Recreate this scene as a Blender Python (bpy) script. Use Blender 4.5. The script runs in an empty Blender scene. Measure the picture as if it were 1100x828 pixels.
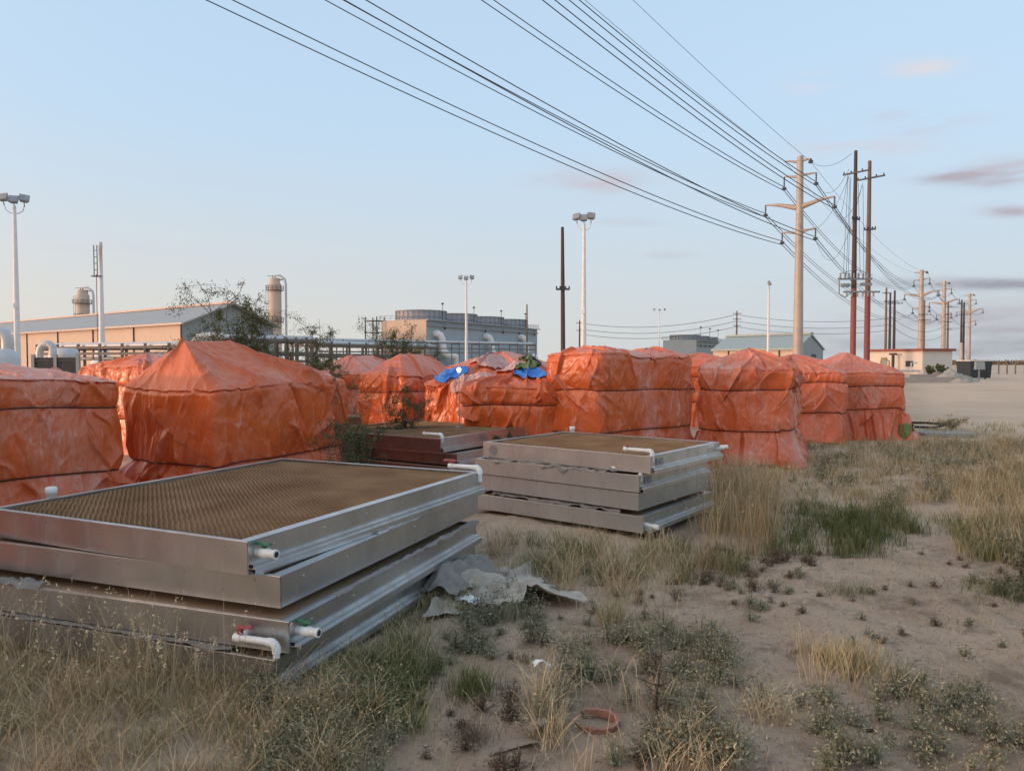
import bpy, math, random
import numpy as np
from mathutils import Vector, Matrix
R = math.radians
random.seed(7)
rng = np.random.default_rng(11)
scene = bpy.context.scene
COL = scene.collection

# ------------------------------------------------------------------ camera
F = 800.0; HZ = 388.0; CH = 1.6
PITCH = math.atan((414 - HZ) / F)
cam_d = bpy.data.cameras.new('camera'); cam = bpy.data.objects.new('camera', cam_d); COL.objects.link(cam)
cam.location = (0, 0, CH); cam.rotation_euler = (R(90) - PITCH, 0, 0)
cam_d.sensor_width = 36; cam_d.lens = 36 * F / 1100; cam_d.clip_start = 0.05; cam_d.clip_end = 6000
scene.camera = cam
# ------------------------------------------------------------------ world
SUN_AZ = -104.0      # degrees clockwise from +Y (camera heading)
SUN_EL = 3.5
world = bpy.data.worlds.new('World'); scene.world = world; world.use_nodes = True
def build_world():
    nt = world.node_tree; N = nt.nodes; L = nt.links; N.clear()
    out = N.new('ShaderNodeOutputWorld'); bg = N.new('ShaderNodeBackground')
    sky = N.new('ShaderNodeTexSky'); sky.sky_type = 'NISHITA'; sky.sun_disc = False
    sky.sun_elevation = R(SUN_EL); sky.sun_rotation = R(SUN_AZ)
    sky.air_density = 1.0; sky.dust_density = 0.6; sky.ozone_density = 1.6; sky.altitude = 800
    gam = N.new('ShaderNodeGamma'); gam.inputs[1].default_value = 0.12
    L.new(sky.outputs[0], gam.inputs[0])
    tint = N.new('ShaderNodeMix'); tint.data_type = 'RGBA'; tint.blend_type = 'MULTIPLY'
    tint.inputs[0].default_value = 1.0; tint.inputs[7].default_value = (5.6, 7.05, 8.6, 1)
    L.new(gam.outputs[0], tint.inputs[6])
    # clouds: dusk streaks placed by direction, broken up by noise
    tc = N.new('ShaderNodeTexCoord')
    sep = N.new('ShaderNodeSeparateXYZ'); L.new(tc.outputs['Generated'], sep.inputs[0])
    def M(op, a, b=None, c=None):
        n = N.new('ShaderNodeMath'); n.operation = op
        for i, v in enumerate((a, b, c)):
            if v is None: continue
            if hasattr(v, 'links') or hasattr(v, 'is_linked'): L.new(v, n.inputs[i])
            else: n.inputs[i].default_value = v
        return n.outputs[0]
    u = M('DIVIDE', sep.outputs[0], M('MAXIMUM', sep.outputs[1], 0.05))
    w = M('DIVIDE', sep.outputs[2], M('MAXIMUM', sep.outputs[1], 0.05))
    mp = N.new('ShaderNodeMapping'); mp.inputs['Scale'].default_value = (7, 7, 34)
    L.new(tc.outputs['Generated'], mp.inputs[0])
    nz = N.new('ShaderNodeTexNoise'); nz.inputs['Scale'].default_value = 1.6; nz.inputs['Detail'].default_value = 5
    L.new(mp.outputs[0], nz.inputs[0])
    hz_ = N.new('ShaderNodeMapRange'); hz_.interpolation_type = 'SMOOTHSTEP'; L.new(sep.outputs[2], hz_.inputs[0])
    hz_.inputs[1].default_value = -.02; hz_.inputs[2].default_value = .34; hz_.inputs[3].default_value = .85; hz_.inputs[4].default_value = 0
    hm = N.new('ShaderNodeMix'); hm.data_type = 'RGBA'; L.new(hz_.outputs[0], hm.inputs[0]); L.new(tint.outputs[2], hm.inputs[6])
    side = N.new('ShaderNodeMapRange'); L.new(sep.outputs[0], side.inputs[0]); side.inputs[1].default_value = -.6; side.inputs[2].default_value = .5
    hc = N.new('ShaderNodeMix'); hc.data_type = 'RGBA'; L.new(side.outputs[0], hc.inputs[0])
    hc.inputs[6].default_value = (7.7, 6.9, 5.9, 1); hc.inputs[7].default_value = (6.1, 6.5, 6.7, 1)
    L.new(hc.outputs[2], hm.inputs[7])
    base = hm.outputs[2]
    # broad afterglow round the setting sun
    vd = N.new('ShaderNodeVectorMath'); vd.operation = 'DOT_PRODUCT'; L.new(tc.outputs['Generated'], vd.inputs[0])
    vd.inputs[1].default_value = (math.sin(R(SUN_AZ))*.995, math.cos(R(SUN_AZ))*.995, .10)
    gl = M('MULTIPLY', M('POWER', M('MAXIMUM', vd.outputs['Value'], 0.0), 5.0), 1.0)
    ga = N.new('ShaderNodeMix'); ga.data_type = 'RGBA'; ga.blend_type = 'ADD'; L.new(gl, ga.inputs[0]); L.new(base, ga.inputs[6]); ga.inputs[7].default_value = (30, 17.5, 8.5, 1)
    base = ga.outputs[2]
    clouds = [(640,195,42,11,.62,(.80,.66,.74)),(920,160,46,10,.55,(.86,.72,.76)),(675,239,26,4,.4,(.70,.68,.80)),(716,275,20,3,.35,(.66,.66,.78)),
              (990,130,40,6,.5,(.78,.66,.76)),(985,143,22,5,.45,(.78,.66,.76)),(980,76,34,8,.5,(.90,.80,.82)),(868,94,24,9,.45,(.90,.80,.82)),
              (1050,192,48,7,.85,(.66,.56,.68)),(1085,183,30,8,.8,(.74,.62,.72)),(1082,228,22,5,.8,(.68,.58,.70)),
              (1080,305,110,4.5,.9,(.50,.50,.66)),(1090,345,120,18,.55,(.66,.58,.68)),(1060,372,190,14,.6,(.52,.54,.68)),
              (95,268,34,3,.3,(.75,.72,.78)),(890,248,34,4,.3,(.7,.68,.78))]
    for i, (px, py, sx, sy, st, c) in enumerate(clouds):
        cu = (px - 550) / F; cw = (HZ - py) / F
        du = M('DIVIDE', M('SUBTRACT', u, cu), sx / F); dw = M('DIVIDE', M('SUBTRACT', w, cw), sy / F)
        r2 = M('ADD', M('MULTIPLY', du, du), M('MULTIPLY', dw, dw))
        g = M('POWER', 2.718, M('MULTIPLY', r2, -0.6))
        front = M('GREATER_THAN', sep.outputs[1], 0.06)
        k = M('MULTIPLY', M('MULTIPLY', g, front), M('MULTIPLY', M('SUBTRACT', nz.outputs[0], 0.30), 4.2 * st))
        kc = N.new('ShaderNodeClamp'); L.new(k, kc.inputs[0]); kc.inputs[2].default_value = 0.85
        mx = N.new('ShaderNodeMix'); mx.data_type = 'RGBA'; L.new(kc.outputs[0], mx.inputs[0])
        L.new(base, mx.inputs[6])
        gc = sum(c)/3; mx.inputs[7].default_value = tuple(((v*.35 + gc*.65) ** 1.9) * 10.2 for v in c) + (1,)
        base = mx.outputs[2]
    L.new(base, bg.inputs[0]); bg.inputs[1].default_value = 0.10
    L.new(bg.outputs[0], out.inputs[0])
build_world()
sl = bpy.data.lights.new('sun', 'SUN'); sl.energy = 1.6; sl.angle = R(3.0); sl.color = (1.0, 0.62, 0.42)
sun = bpy.data.objects.new('sun', sl); COL.objects.link(sun)
sd = Vector((math.sin(R(SUN_AZ)) * math.cos(R(SUN_EL)), math.cos(R(SUN_AZ)) * math.cos(R(SUN_EL)), math.sin(R(SUN_EL))))
sun.rotation_euler = sd.to_track_quat('Z', 'Y').to_euler(); sun.location = (-20, -5, 10)
scene.view_settings.view_transform = 'Standard'; scene.view_settings.look = 'None'
scene.view_settings.exposure = 0.0; scene.view_settings.gamma = 1.0; scene.view_settings.use_curve_mapping = False

# ------------------------------------------------------------------ helpers
def ray(px, py):
    a = (px - 550) / F; b = -(py - 414) / F
    return Vector((a, math.cos(PITCH) + b * math.sin(PITCH), -math.sin(PITCH) + b * math.cos(PITCH)))
def PT(px, py, d):
    r = ray(px, py); r = r * (d / r.y); return Vector((r.x, r.y, r.z + CH))
def G(px, py, z=0.0):
    r = ray(px, py); r = r * ((z - CH) / r.z); return Vector((r.x, r.y, z))
def H(py, d, px=550): return PT(px, py, d).z

def tag(o, label=None, cat=None, group=None, kind=None):
    if label: o['label'] = label
    if cat: o['category'] = cat
    if group: o['group'] = group
    if kind: o['kind'] = kind
    return o
def empty(name, loc, rz=0, label=None, cat=None, group=None):
    o = bpy.data.objects.new(name, None); COL.objects.link(o); o.empty_display_size = .2
    o.location = loc; o.rotation_euler = (0, 0, rz)
    return tag(o, label, cat, group)
def mesh_np(name, v, f, mats, parent=None, smooth=False, attrs=None, mi=None):
    """v (n,3); f list of arrays (k,m) of faces with m corners"""
    me = bpy.data.meshes.new(name)
    if not isinstance(f, (list, tuple)): f = [f]
    f = [np.asarray(a, dtype=np.int32) for a in f if len(a)]
    me.vertices.add(len(v)); me.vertices.foreach_set('co', np.asarray(v, dtype=np.float32).ravel())
    tot = np.concatenate([np.full(len(a), a.shape[1], dtype=np.int32) for a in f])
    idx = np.concatenate([a.ravel() for a in f])
    st = np.concatenate([[0], np.cumsum(tot)[:-1]]).astype(np.int32)
    me.loops.add(len(idx)); me.loops.foreach_set('vertex_index', idx)
    me.polygons.add(len(tot)); me.polygons.foreach_set('loop_start', st); me.polygons.foreach_set('loop_total', tot)
    if smooth: me.polygons.foreach_set('use_smooth', np.ones(len(tot), dtype=bool))
    if not isinstance(mats, (list, tuple)): mats = [mats]
    for m in mats: me.materials.append(m)
    if mi is not None: me.polygons.foreach_set('material_index', np.asarray(mi, dtype=np.int32))
    me.update(calc_edges=True); me.validate()
    for k, a in (attrs or {}).items():
        at = me.attributes.new(k, 'FLOAT', 'POINT'); at.data.foreach_set('value', np.asarray(a, dtype=np.float32))
    o = bpy.data.objects.new(name, me); COL.objects.link(o)
    if parent: o.parent = parent
    return o

class MB:
    def __init__(s): s.v = []; s.f = []; s.m = []; s.sm = []
    def add(s, vs, fs, mi=0, smooth=False, M=None):
        b = len(s.v)
        for p in vs: s.v.append(tuple(M @ Vector(p)) if M is not None else tuple(p))
        for q in fs: s.f.append(tuple(b + i for i in q)); s.m.append(mi); s.sm.append(smooth)
    def box(s, c, d, mi=0, M=None, rz=0, ch=0):
        x, y, z = d[0] / 2, d[1] / 2, d[2] / 2
        T = Matrix.Translation(Vector(c)) @ Matrix.Rotation(rz, 4, 'Z')
        if M is not None: T = M @ T
        vs = [(-x,-y,-z),(x,-y,-z),(x,y,-z),(-x,y,-z),(-x,-y,z),(x,-y,z),(x,y,z),(-x,y,z)]
        if ch:
            vs = vs[:4] + [(-x+ch,-y+ch,z),(x-ch,-y+ch,z),(x-ch,y-ch,z),(-x+ch,y-ch,z)]
        s.add(vs, [(3,2,1,0),(4,5,6,7),(0,1,5,4),(1,2,6,5),(2,3,7,6),(3,0,4,7)], mi, False, T)
    def tube(s, pts, r, n=8, mi=0, cap=True, M=None, smooth=True):
        pts = [Vector(p) for p in pts]; k = len(pts)
        rr = r if isinstance(r, (list, tuple)) else [r] * k
        vs = []; prev = None
        for i, p in enumerate(pts):
            t = (pts[min(i+1, k-1)] - pts[max(i-1, 0)])
            if t.length < 1e-9: t = Vector((0,0,1))
            t.normalize()
            if prev is None:
                a = Vector((0,0,1)) if abs(t.z) < .9 else Vector((1,0,0))
                x = t.cross(a).normalized()
            else:
                x = (prev - t * prev.dot(t)).normalized()
            prev = x; y = t.cross(x)
            for j in range(n):
                an = 2 * math.pi * j / n
                vs.append(p + (x * math.cos(an) + y * math.sin(an)) * rr[i])
        fs = [(i*n+j, i*n+(j+1)%n, (i+1)*n+(j+1)%n, (i+1)*n+j) for i in range(k-1) for j in range(n)]
        s.add(vs, fs, mi, smooth, M)
        if cap:
            s.add(vs[:n], [tuple(range(n))[::-1]], mi, False, M); s.add(vs[-n:], [tuple(range(n))], mi, False, M)
    def lathe(s, prof, n=16, mi=0, M=None, smooth=True):
        s.tube([(0,0,z) for r, z in prof], [r for r, z in prof], n, mi, True, M, smooth)
    def poly(s, pts, mi=0, M=None): s.add(pts, [tuple(range(len(pts)))], mi, False, M)
    def build(s, name, mats, parent=None):
        me = bpy.data.meshes.new(name); me.from_pydata(s.v, [], s.f)
        if not isinstance(mats, (list, tuple)): mats = [mats]
        for m in mats: me.materials.append(m)
        me.polygons.foreach_set('material_index', s.m); me.polygons.foreach_set('use_smooth', s.sm); me.update()
        o = bpy.data.objects.new(name, me); COL.objects.link(o)
        if parent: o.parent = parent
        return o
def part(name, mat, parent, fn):
    b = MB(); fn(b); return b.build(name, mat, parent)
def children(o): return [c for c in list(bpy.data.objects) if c.parent == o]
def copy_tree(o, parent=None):
    kids = children(o)
    c = o.copy(); COL.objects.link(c); c.parent = parent
    for ch in kids: copy_tree(ch, c)
    return c

# numpy value noise
_perm = np.random.default_rng(3).random(4096)
def vnoise(x, y, z):
    xi = np.floor(x).astype(np.int64); yi = np.floor(y).astype(np.int64); zi = np.floor(z).astype(np.int64)
    xf = x - xi; yf = y - yi; zf = z - zi
    xf = xf*xf*(3-2*xf); yf = yf*yf*(3-2*yf); zf = zf*zf*(3-2*zf)
    def h(a, b, c): return _perm[((a*73856093) ^ (b*19349663) ^ (c*83492791)) & 4095]
    r = 0
    for dx in (0, 1):
        for dy in (0, 1):
            for dz in (0, 1):
                r = r + h(xi+dx, yi+dy, zi+dz) * (xf if dx else 1-xf) * (yf if dy else 1-yf) * (zf if dz else 1-zf)
    return r * 2 - 1
def fbm(x, y, z, o=3):
    r = 0; a = 1.0
    for i in range(o): r = r + a * vnoise(x*2**i + 7*i, y*2**i, z*2**i - 3*i); a *= .5
    return r

# ------------------------------------------------------------------ materials
def newmat(name):
    m = bpy.data.materials.new(name); m.use_nodes = True
    nt = m.node_tree; return m, nt.nodes, nt.links, nt.nodes['Principled BSDF']
def mat(name, col, rough=.6, metal=0, vary=.15, scale=3, bump=0, bscale=40, col2=None, stretch=(1,1,1), spec=.5, bdist=.01, detail=6):
    m, N, L, P = newmat(name)
    P.inputs['Roughness'].default_value = rough; P.inputs['Metallic'].default_value = metal
    P.inputs['Specular IOR Level'].default_value = spec
    tc = N.new('ShaderNodeTexCoord'); mp = N.new('ShaderNodeMapping'); mp.inputs['Scale'].default_value = stretch
    L.new(tc.outputs['Object'], mp.inputs[0])
    nz = N.new('ShaderNodeTexNoise'); nz.inputs['Scale'].default_value = scale; nz.inputs['Detail'].default_value = detail
    nz.inputs['Roughness'].default_value = .65
    L.new(mp.outputs[0], nz.inputs[0])
    cr = N.new('ShaderNodeValToRGB'); cr.color_ramp.elements[0].position = .3; cr.color_ramp.elements[1].position = .7
    a = tuple(max(0, c * (1 - vary)) for c in col); b = col2 or tuple(min(1, c * (1 + vary)) for c in col)
    cr.color_ramp.elements[0].color = a + (1,); cr.color_ramp.elements[1].color = tuple(b) + (1,)
    L.new(nz.outputs[0], cr.inputs[0]); L.new(cr.outputs[0], P.inputs['Base Color'])
    if bump:
        n2 = N.new('ShaderNodeTexNoise'); n2.inputs['Scale'].default_value = bscale; n2.inputs['Detail'].default_value = 4
        L.new(mp.outputs[0], n2.inputs[0])
        bm = N.new('ShaderNodeBump'); bm.inputs['Strength'].default_value = bump; bm.inputs['Distance'].default_value = bdist
        L.new(n2.outputs[0], bm.inputs['Height']); L.new(bm.outputs[0], P.inputs['Normal'])
    return m

def tarp_mat(name, col, dusty=(.70,.52,.46), dust=.5, rough=.30):
    m, N, L, P = newmat(name)
    tc = N.new('ShaderNodeTexCoord')
    def noise(sc, det=5, st=(1,1,1), ro=.6):
        mp = N.new('ShaderNodeMapping'); mp.inputs['Scale'].default_value = st; L.new(tc.outputs['Object'], mp.inputs[0])
        n = N.new('ShaderNodeTexNoise'); n.inputs['Scale'].default_value = sc; n.inputs['Detail'].default_value = det
        n.inputs['Roughness'].default_value = ro; L.new(mp.outputs[0], n.inputs[0]); return n.outputs[0]
    def ramp(v, p0, p1, c0=(0,0,0,1), c1=(1,1,1,1)):
        r = N.new('ShaderNodeValToRGB'); r.color_ramp.elements[0].position = p0; r.color_ramp.elements[1].position = p1
        r.color_ramp.elements[0].color = c0; r.color_ramp.elements[1].color = c1; L.new(v, r.inputs[0]); return r.outputs[0]
    base = ramp(noise(2.2), .3, .75, tuple(c*.86 for c in col)+(1,), tuple(min(1, c*1.12) for c in col)+(1,))
    big = ramp(noise(.9, 4), .50, .68)
    fine = ramp(noise(14, 9, (1,1,.45), .82), .47, .60)
    at = N.new('ShaderNodeAttribute'); at.attribute_name = 'wear'
    def M(op, a, b):
        n = N.new('ShaderNodeMath'); n.operation = op
        for i, v in enumerate((a, b)):
            if isinstance(v, (int, float)): n.inputs[i].default_value = v
            else: L.new(v, n.inputs[i])
        return n.outputs[0]
    k = M('MULTIPLY', M('ADD', M('MULTIPLY', big, .55), at.outputs['Fac']), M('ADD', M('MULTIPLY', fine, .8), .25))
    k = M('MULTIPLY', k, dust)
    cl = N.new('ShaderNodeClamp'); L.new(k, cl.inputs[0]); cl.inputs[2].default_value = .85
    mx = N.new('ShaderNodeMix'); mx.data_type = 'RGBA'; L.new(cl.outputs[0], mx.inputs[0]); L.new(base, mx.inputs[6])
    mx.inputs[7].default_value = dusty + (1,)
    L.new(mx.outputs[2], P.inputs['Base Color'])
    rr = N.new('ShaderNodeMapRange'); L.new(cl.outputs[0], rr.inputs[0]); rr.inputs[3].default_value = rough; rr.inputs[4].default_value = .75
    L.new(rr.outputs[0], P.inputs['Roughness'])
    P.inputs['Specular IOR Level'].default_value = .45
    # crinkles
    vo = N.new('ShaderNodeTexVoronoi'); vo.feature = 'DISTANCE_TO_EDGE'; vo.inputs['Scale'].default_value = 4.5
    wn = N.new('ShaderNodeTexNoise'); wn.inputs['Scale'].default_value = 5; wn.inputs['Detail'].default_value = 3; L.new(tc.outputs['Object'], wn.inputs[0])
    mv = N.new('ShaderNodeMix'); mv.data_type = 'RGBA'; mv.blend_type = 'ADD'; mv.inputs[0].default_value = .35
    L.new(tc.outputs['Object'], mv.inputs[6]); L.new(wn.outputs[1], mv.inputs[7]); L.new(mv.outputs[2], vo.inputs['Vector'])
    mr = N.new('ShaderNodeMapRange'); mr.inputs[2].default_value = .35; L.new(vo.outputs[0], mr.inputs[0])
    n2 = noise(13, 6, (1,1,.55), .6); n2.node.noise_type = 'RIDGED_MULTIFRACTAL'; n2.node.inputs['Distortion'].default_value = .6
    b1 = N.new('ShaderNodeBump'); b1.inputs['Strength'].default_value = .15; b1.inputs['Distance'].default_value = .02; L.new(mr.outputs[0], b1.inputs['Height'])
    b2 = N.new('ShaderNodeBump'); b2.inputs['Strength'].default_value = .65; b2.inputs['Distance'].default_value = .008; L.new(n2, b2.inputs['Height']); L.new(b1.outputs[0], b2.inputs['Normal'])
    L.new(b2.outputs[0], P.inputs['Normal'])
    return m

M = {}
M['tarp'] = tarp_mat('orange tarp', (.64, .118, .026), dust=.38)
M['tarp2'] = tarp_mat('orange tarp sun bleached', (.64, .135, .045), dust=.62)
M['tarp_dust'] = tarp_mat('dusty pale tarp', (.60, .32, .27), (.70,.60,.56), dust=.9, rough=.6)
M['tarp_white'] = tarp_mat('torn whitish film', (.60, .50, .47), (.7,.66,.64), dust=.7, rough=.5)
M['blue'] = tarp_mat('blue tarp', (.03, .20, .62), (.28,.44,.7), dust=.3)
M['green'] = tarp_mat('green tarp', (.13, .19, .045), (.26,.27,.12), dust=.6)
M['cord'] = mat('black cord', (.02, .02, .022), .8)
M['pvc'] = mat('white pvc', (.78, .77, .74), .35, vary=.08, scale=12)
M['pvc_hole'] = mat('dark pipe bore', (.03, .03, .03), .8)
M['green_handle'] = mat('green valve handle', (.01, .12, .06), .5)
M['red_handle'] = mat('red valve handle', (.35, .06, .07), .55)
M['tarp_reflect_metal'] = mat('steel with painted red reflection', (.24, .17, .155), .30, .85, .3, 3, .2, 8)  # red tint paints the orange tarp's reflection onto the front panels
M['darkfill'] = mat('painted recess shade', (.02, .02, .02), .9)
M['steel_dark'] = mat('dark steel', (.06, .06, .065), .55, .3)
M['steel_grey'] = mat('grey steel', (.28, .28, .29), .5, .5)
M['gal'] = mat('galvanised pipe', (.55, .53, .52), .45, .2, .1)
M['white_paint'] = mat('white painted steel', (.78, .74, .72), .5, 0, .08)
M['lamp_glass'] = mat('floodlight glass', (.35, .33, .32), .15, .3)
M['pole_steel'] = mat('weathered tan pole steel', (.46, .38, .32), .6, .2, .12, .8, .1, 10)
M['pole_wood'] = mat('dark creosoted wood', (.085, .055, .045), .8, 0, .3, 3, .4, 20, stretch=(6,6,.4))
M['pole_wood2'] = mat('brown pole wood', (.20, .13, .09), .8, 0, .25, 3, .4, 20, stretch=(6,6,.4))
M['pole_red'] = mat('faded red painted pole base', (.26, .08, .065), .7, 0, .2, 2, .2, 20, stretch=(4,4,.6))
M['cable'] = mat('cable', (.05, .055, .065), .6)
M['insulator'] = mat('insulator', (.08, .08, .085), .5)
M['beige_and_sun'] = mat('beige metal cladding and end wall sun', (.58, .43, .33), .6, 0, .06, .3)
M['blue_grey_and_shade'] = mat('blue grey sheet and wall shade', (.33, .375, .40), .55, .1, .08, .3)  # blue tint also paints shade onto the long cooling tower wall
M['grey_and_shade'] = mat('grey sheet and gable shade', (.29, .315, .31), .6, 0, .06, .3)  # also paints shade onto the gable ends turned from the sun
M['roof_grey'] = mat('grey metal roof', (.34, .34, .325), .5, .1, .08, .3)
M['roof_trim'] = mat('pinkish eave trim', (.62, .46, .38), .6)
M['roof_green'] = mat('green grey roof', (.31, .37, .355), .55)
M['tower_top'] = mat('fan shroud', (.42, .40, .42), .7, 0, .1, 2)
M['wall_white'] = mat('cream stucco', (.68, .60, .52), .8, 0, .05, 1)
M['roof_red'] = mat('red roof edge', (.28, .08, .06), .7)
M['glass'] = mat('dark glass', (.05, .06, .08), .15)
M['wood_old'] = mat('weathered pallet wood', (.20, .15, .11), .85, 0, .25, 4, .5, 30, stretch=(1,8,8))
M['paper'] = mat('torn weathered sheet', (.34, .31, .28), .8, 0, .2, 8, .6, 30, col2=(.17,.145,.125))
M['chalk'] = mat('chalky residue', (.42, .40, .38), .9, 0, .3, 20, .6, 60)
M['paper2'] = mat('dusty fabric sheet', (.40, .34, .28), .85, 0, .2, 9, .5, 40, col2=(.54,.47,.39))
M['cardboard'] = mat('cardboard', (.28, .21, .15), .9, 0, .2, 10, .4, 40)
M['sapling'] = mat('dark thorny bark', (.05,.03,.025), .9)
M['clay'] = mat('terracotta', (.32, .15, .10), .85, 0, .25, 12, .5, 60)
M['concrete'] = mat('concrete', (.34, .31, .27), .9, 0, .12, 3, .3, 20)
M['container'] = mat('dark green steel', (.03, .04, .045), .6)
def metal_mat(c0=(.47, .475, .485, 1), c1=(.66, .665, .67, 1), ro=0.0, me=1.0, name='mill finish stainless sheet'):
    m, N, L, P = newmat(name)
    tc = N.new('ShaderNodeTexCoord')
    def noise(sc, det, ro, st=(1,1,1)):
        mp = N.new('ShaderNodeMapping'); mp.inputs['Scale'].default_value = st; L.new(tc.outputs['Object'], mp.inputs[0])
        n = N.new('ShaderNodeTexNoise'); n.inputs['Scale'].default_value = sc; n.inputs['Detail'].default_value = det; n.inputs['Roughness'].default_value = ro
        L.new(mp.outputs[0], n.inputs[0]); return n.outputs[0]
    cr = N.new('ShaderNodeValToRGB'); e = cr.color_ramp.elements
    e[0].position = .35; e[0].color = c0; e[1].position = .65; e[1].color = c1; L.new(noise(1.3, 3, .5), cr.inputs[0])
    r3 = N.new('ShaderNodeValToRGB'); r3.color_ramp.elements[0].position = .50; r3.color_ramp.elements[1].position = .80; L.new(noise(4.0, 10, .72, (1.6,1.6,.45)), r3.inputs[0])
    mx = N.new('ShaderNodeMix'); mx.data_type = 'RGBA'; L.new(r3.outputs[0], mx.inputs[0]); L.new(cr.outputs[0], mx.inputs[6]); mx.inputs[7].default_value = (.38, .33, .28, 1)
    L.new(mx.outputs[2], P.inputs['Base Color'])
    mr = N.new('ShaderNodeMapRange'); mr.inputs[3].default_value = .24+ro; mr.inputs[4].default_value = .42+ro; L.new(noise(2.2, 6, .6), mr.inputs[0]); L.new(mr.outputs[0], P.inputs['Roughness'])
    mm = N.new('ShaderNodeMapRange'); mm.inputs[3].default_value = .95*me; mm.inputs[4].default_value = .45*me; L.new(r3.outputs[0], mm.inputs[0]); L.new(mm.outputs[0], P.inputs['Metallic'])
    b = N.new('ShaderNodeBump'); b.inputs['Strength'].default_value = .5; b.inputs['Distance'].default_value = .02; L.new(noise(2.4, 2, .45), b.inputs['Height'])
    L.new(b.outputs[0], P.inputs['Normal']); return m
M['metal'] = metal_mat()
M['metal_pale'] = metal_mat((.56,.56,.56,1), (.72,.715,.70,1), .02, .9, 'dusty galvanised sheet')
def pad_mat():
    m, N, L, P = newmat('brown corrugated cellulose media')
    P.inputs['Roughness'].default_value = .9; P.inputs['Specular IOR Level'].default_value = .1
    tc = N.new('ShaderNodeTexCoord')
    n = N.new('ShaderNodeTexNoise'); n.inputs['Scale'].default_value = 2.5; n.inputs['Detail'].default_value = 8; L.new(tc.outputs['Object'], n.inputs[0])
    cr = N.new('ShaderNodeValToRGB'); e = cr.color_ramp.elements
    e[0].position = .3; e[0].color = (.30, .185, .11, 1); e[1].position = .72; e[1].color = (.46, .32, .20, 1)
    L.new(n.outputs[0], cr.inputs[0]); L.new(cr.outputs[0], P.inputs['Base Color']); return m
M['pad'] = pad_mat()
def ground_mat():
    m, N, L, P = newmat('sandy dirt')
    P.inputs['Roughness'].default_value = .95; P.inputs['Specular IOR Level'].default_value = .12
    tc = N.new('ShaderNodeTexCoord')
    def noise(sc, det=6, ro=.6):
        n = N.new('ShaderNodeTexNoise'); n.inputs['Scale'].default_value = sc; n.inputs['Detail'].default_value = det; n.inputs['Roughness'].default_value = ro
        L.new(tc.outputs['Object'], n.inputs[0]); return n.outputs[0]
    def ramp(v, p0, p1, c0, c1):
        r = N.new('ShaderNodeValToRGB'); r.color_ramp.elements[0].position = p0; r.color_ramp.elements[1].position = p1
        r.color_ramp.elements[0].color = c0 + (1,); r.color_ramp.elements[1].color = c1 + (1,); L.new(v, r.inputs[0]); return r.outputs[0]
    def mix(f, a, b):
        x = N.new('ShaderNodeMix'); x.data_type = 'RGBA'
        if isinstance(f, float): x.inputs[0].default_value = f
        else: L.new(f, x.inputs[0])
        L.new(a, x.inputs[6])
        if isinstance(b, tuple): x.inputs[7].default_value = b + (1,)
        else: L.new(b, x.inputs[7])
        return x.outputs[2]
    base = ramp(noise(1.1, 10, .72), .34, .66, (.46, .32, .22), (.66, .49, .355))
    speck = ramp(noise(55, 6, .85), .54, .66, (0,0,0), (1,1,1))
    c = mix(speck, base, (.30, .215, .155))
    speck2 = ramp(noise(85, 3, .8), .60, .70, (0,0,0), (1,1,1))
    c = mix(speck2, c, (.50, .42, .34))
    org = ramp(noise(2.6, 8, .7), .52, .66, (0,0,0), (1,1,1))
    at = N.new('ShaderNodeAttribute'); at.attribute_name = 'litter'
    mu = N.new('ShaderNodeMath'); mu.operation = 'MULTIPLY'; L.new(org, mu.inputs[0]); L.new(at.outputs['Fac'], mu.inputs[1])
    mu2 = N.new('ShaderNodeMath'); mu2.operation = 'MULTIPLY'; L.new(mu.outputs[0], mu2.inputs[0]); mu2.inputs[1].default_value = .6
    c = mix(mu2.outputs[0], c, (.17, .115, .08))
    at2 = N.new('ShaderNodeAttribute'); at2.attribute_name = 'lot'
    lotc = ramp(noise(.25, 6), .3, .7, (.58, .415, .29), (.70, .53, .39))
    c = mix(at2.outputs['Fac'], c, lotc)
    L.new(c, P.inputs['Base Color'])
    b = N.new('ShaderNodeBump'); b.inputs['Strength'].default_value = 1.0; b.inputs['Distance'].default_value = .03
    L.new(noise(22, 9, .78), b.inputs['Height'])
    b2 = N.new('ShaderNodeBump'); b2.inputs['Strength'].default_value = .6; b2.inputs['Distance'].default_value = .006
    L.new(noise(130, 4, .7), b2.inputs['Height']); L.new(b.outputs[0], b2.inputs['Normal']); L.new(b2.outputs[0], P.inputs['Normal'])
    return m
M['ground'] = ground_mat()
def leaf_mat(name, c0, c1, c2=None, transl=.25):
    m, N, L, P = newmat(name)
    P.inputs['Roughness'].default_value = .8; P.inputs['Specular IOR Level'].default_value = .2
    at = N.new('ShaderNodeAttribute'); at.attribute_name = 'tone'
    cr = N.new('ShaderNodeValToRGB'); e = cr.color_ramp.elements
    e[0].color = c0 + (1,); e[1].color = c1 + (1,)
    if c2: k = e.new(.5); k.color = c1 + (1,); e[2].color = c2 + (1,)
    L.new(at.outputs['Fac'], cr.inputs[0]); L.new(cr.outputs[0], P.inputs['Base Color']); return m
M['straw'] = leaf_mat('dry straw', (.27, .18, .095), (.50, .37, .21), (.70, .56, .36))
M['grass_green'] = leaf_mat('green grass', (.07, .085, .03), (.14, .155, .055), (.32, .28, .14))
M['grass_mix'] = leaf_mat('pale olive grass', (.22, .185, .085), (.43, .345, .18), (.60, .49, .29))
M['weed'] = leaf_mat('grey green weed', (.12, .115, .07), (.28, .265, .165), (.46, .41, .28))
M['weed_brown'] = leaf_mat('brown dead weed', (.09, .062, .042), (.17, .12, .08), (.28, .21, .14))
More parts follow.
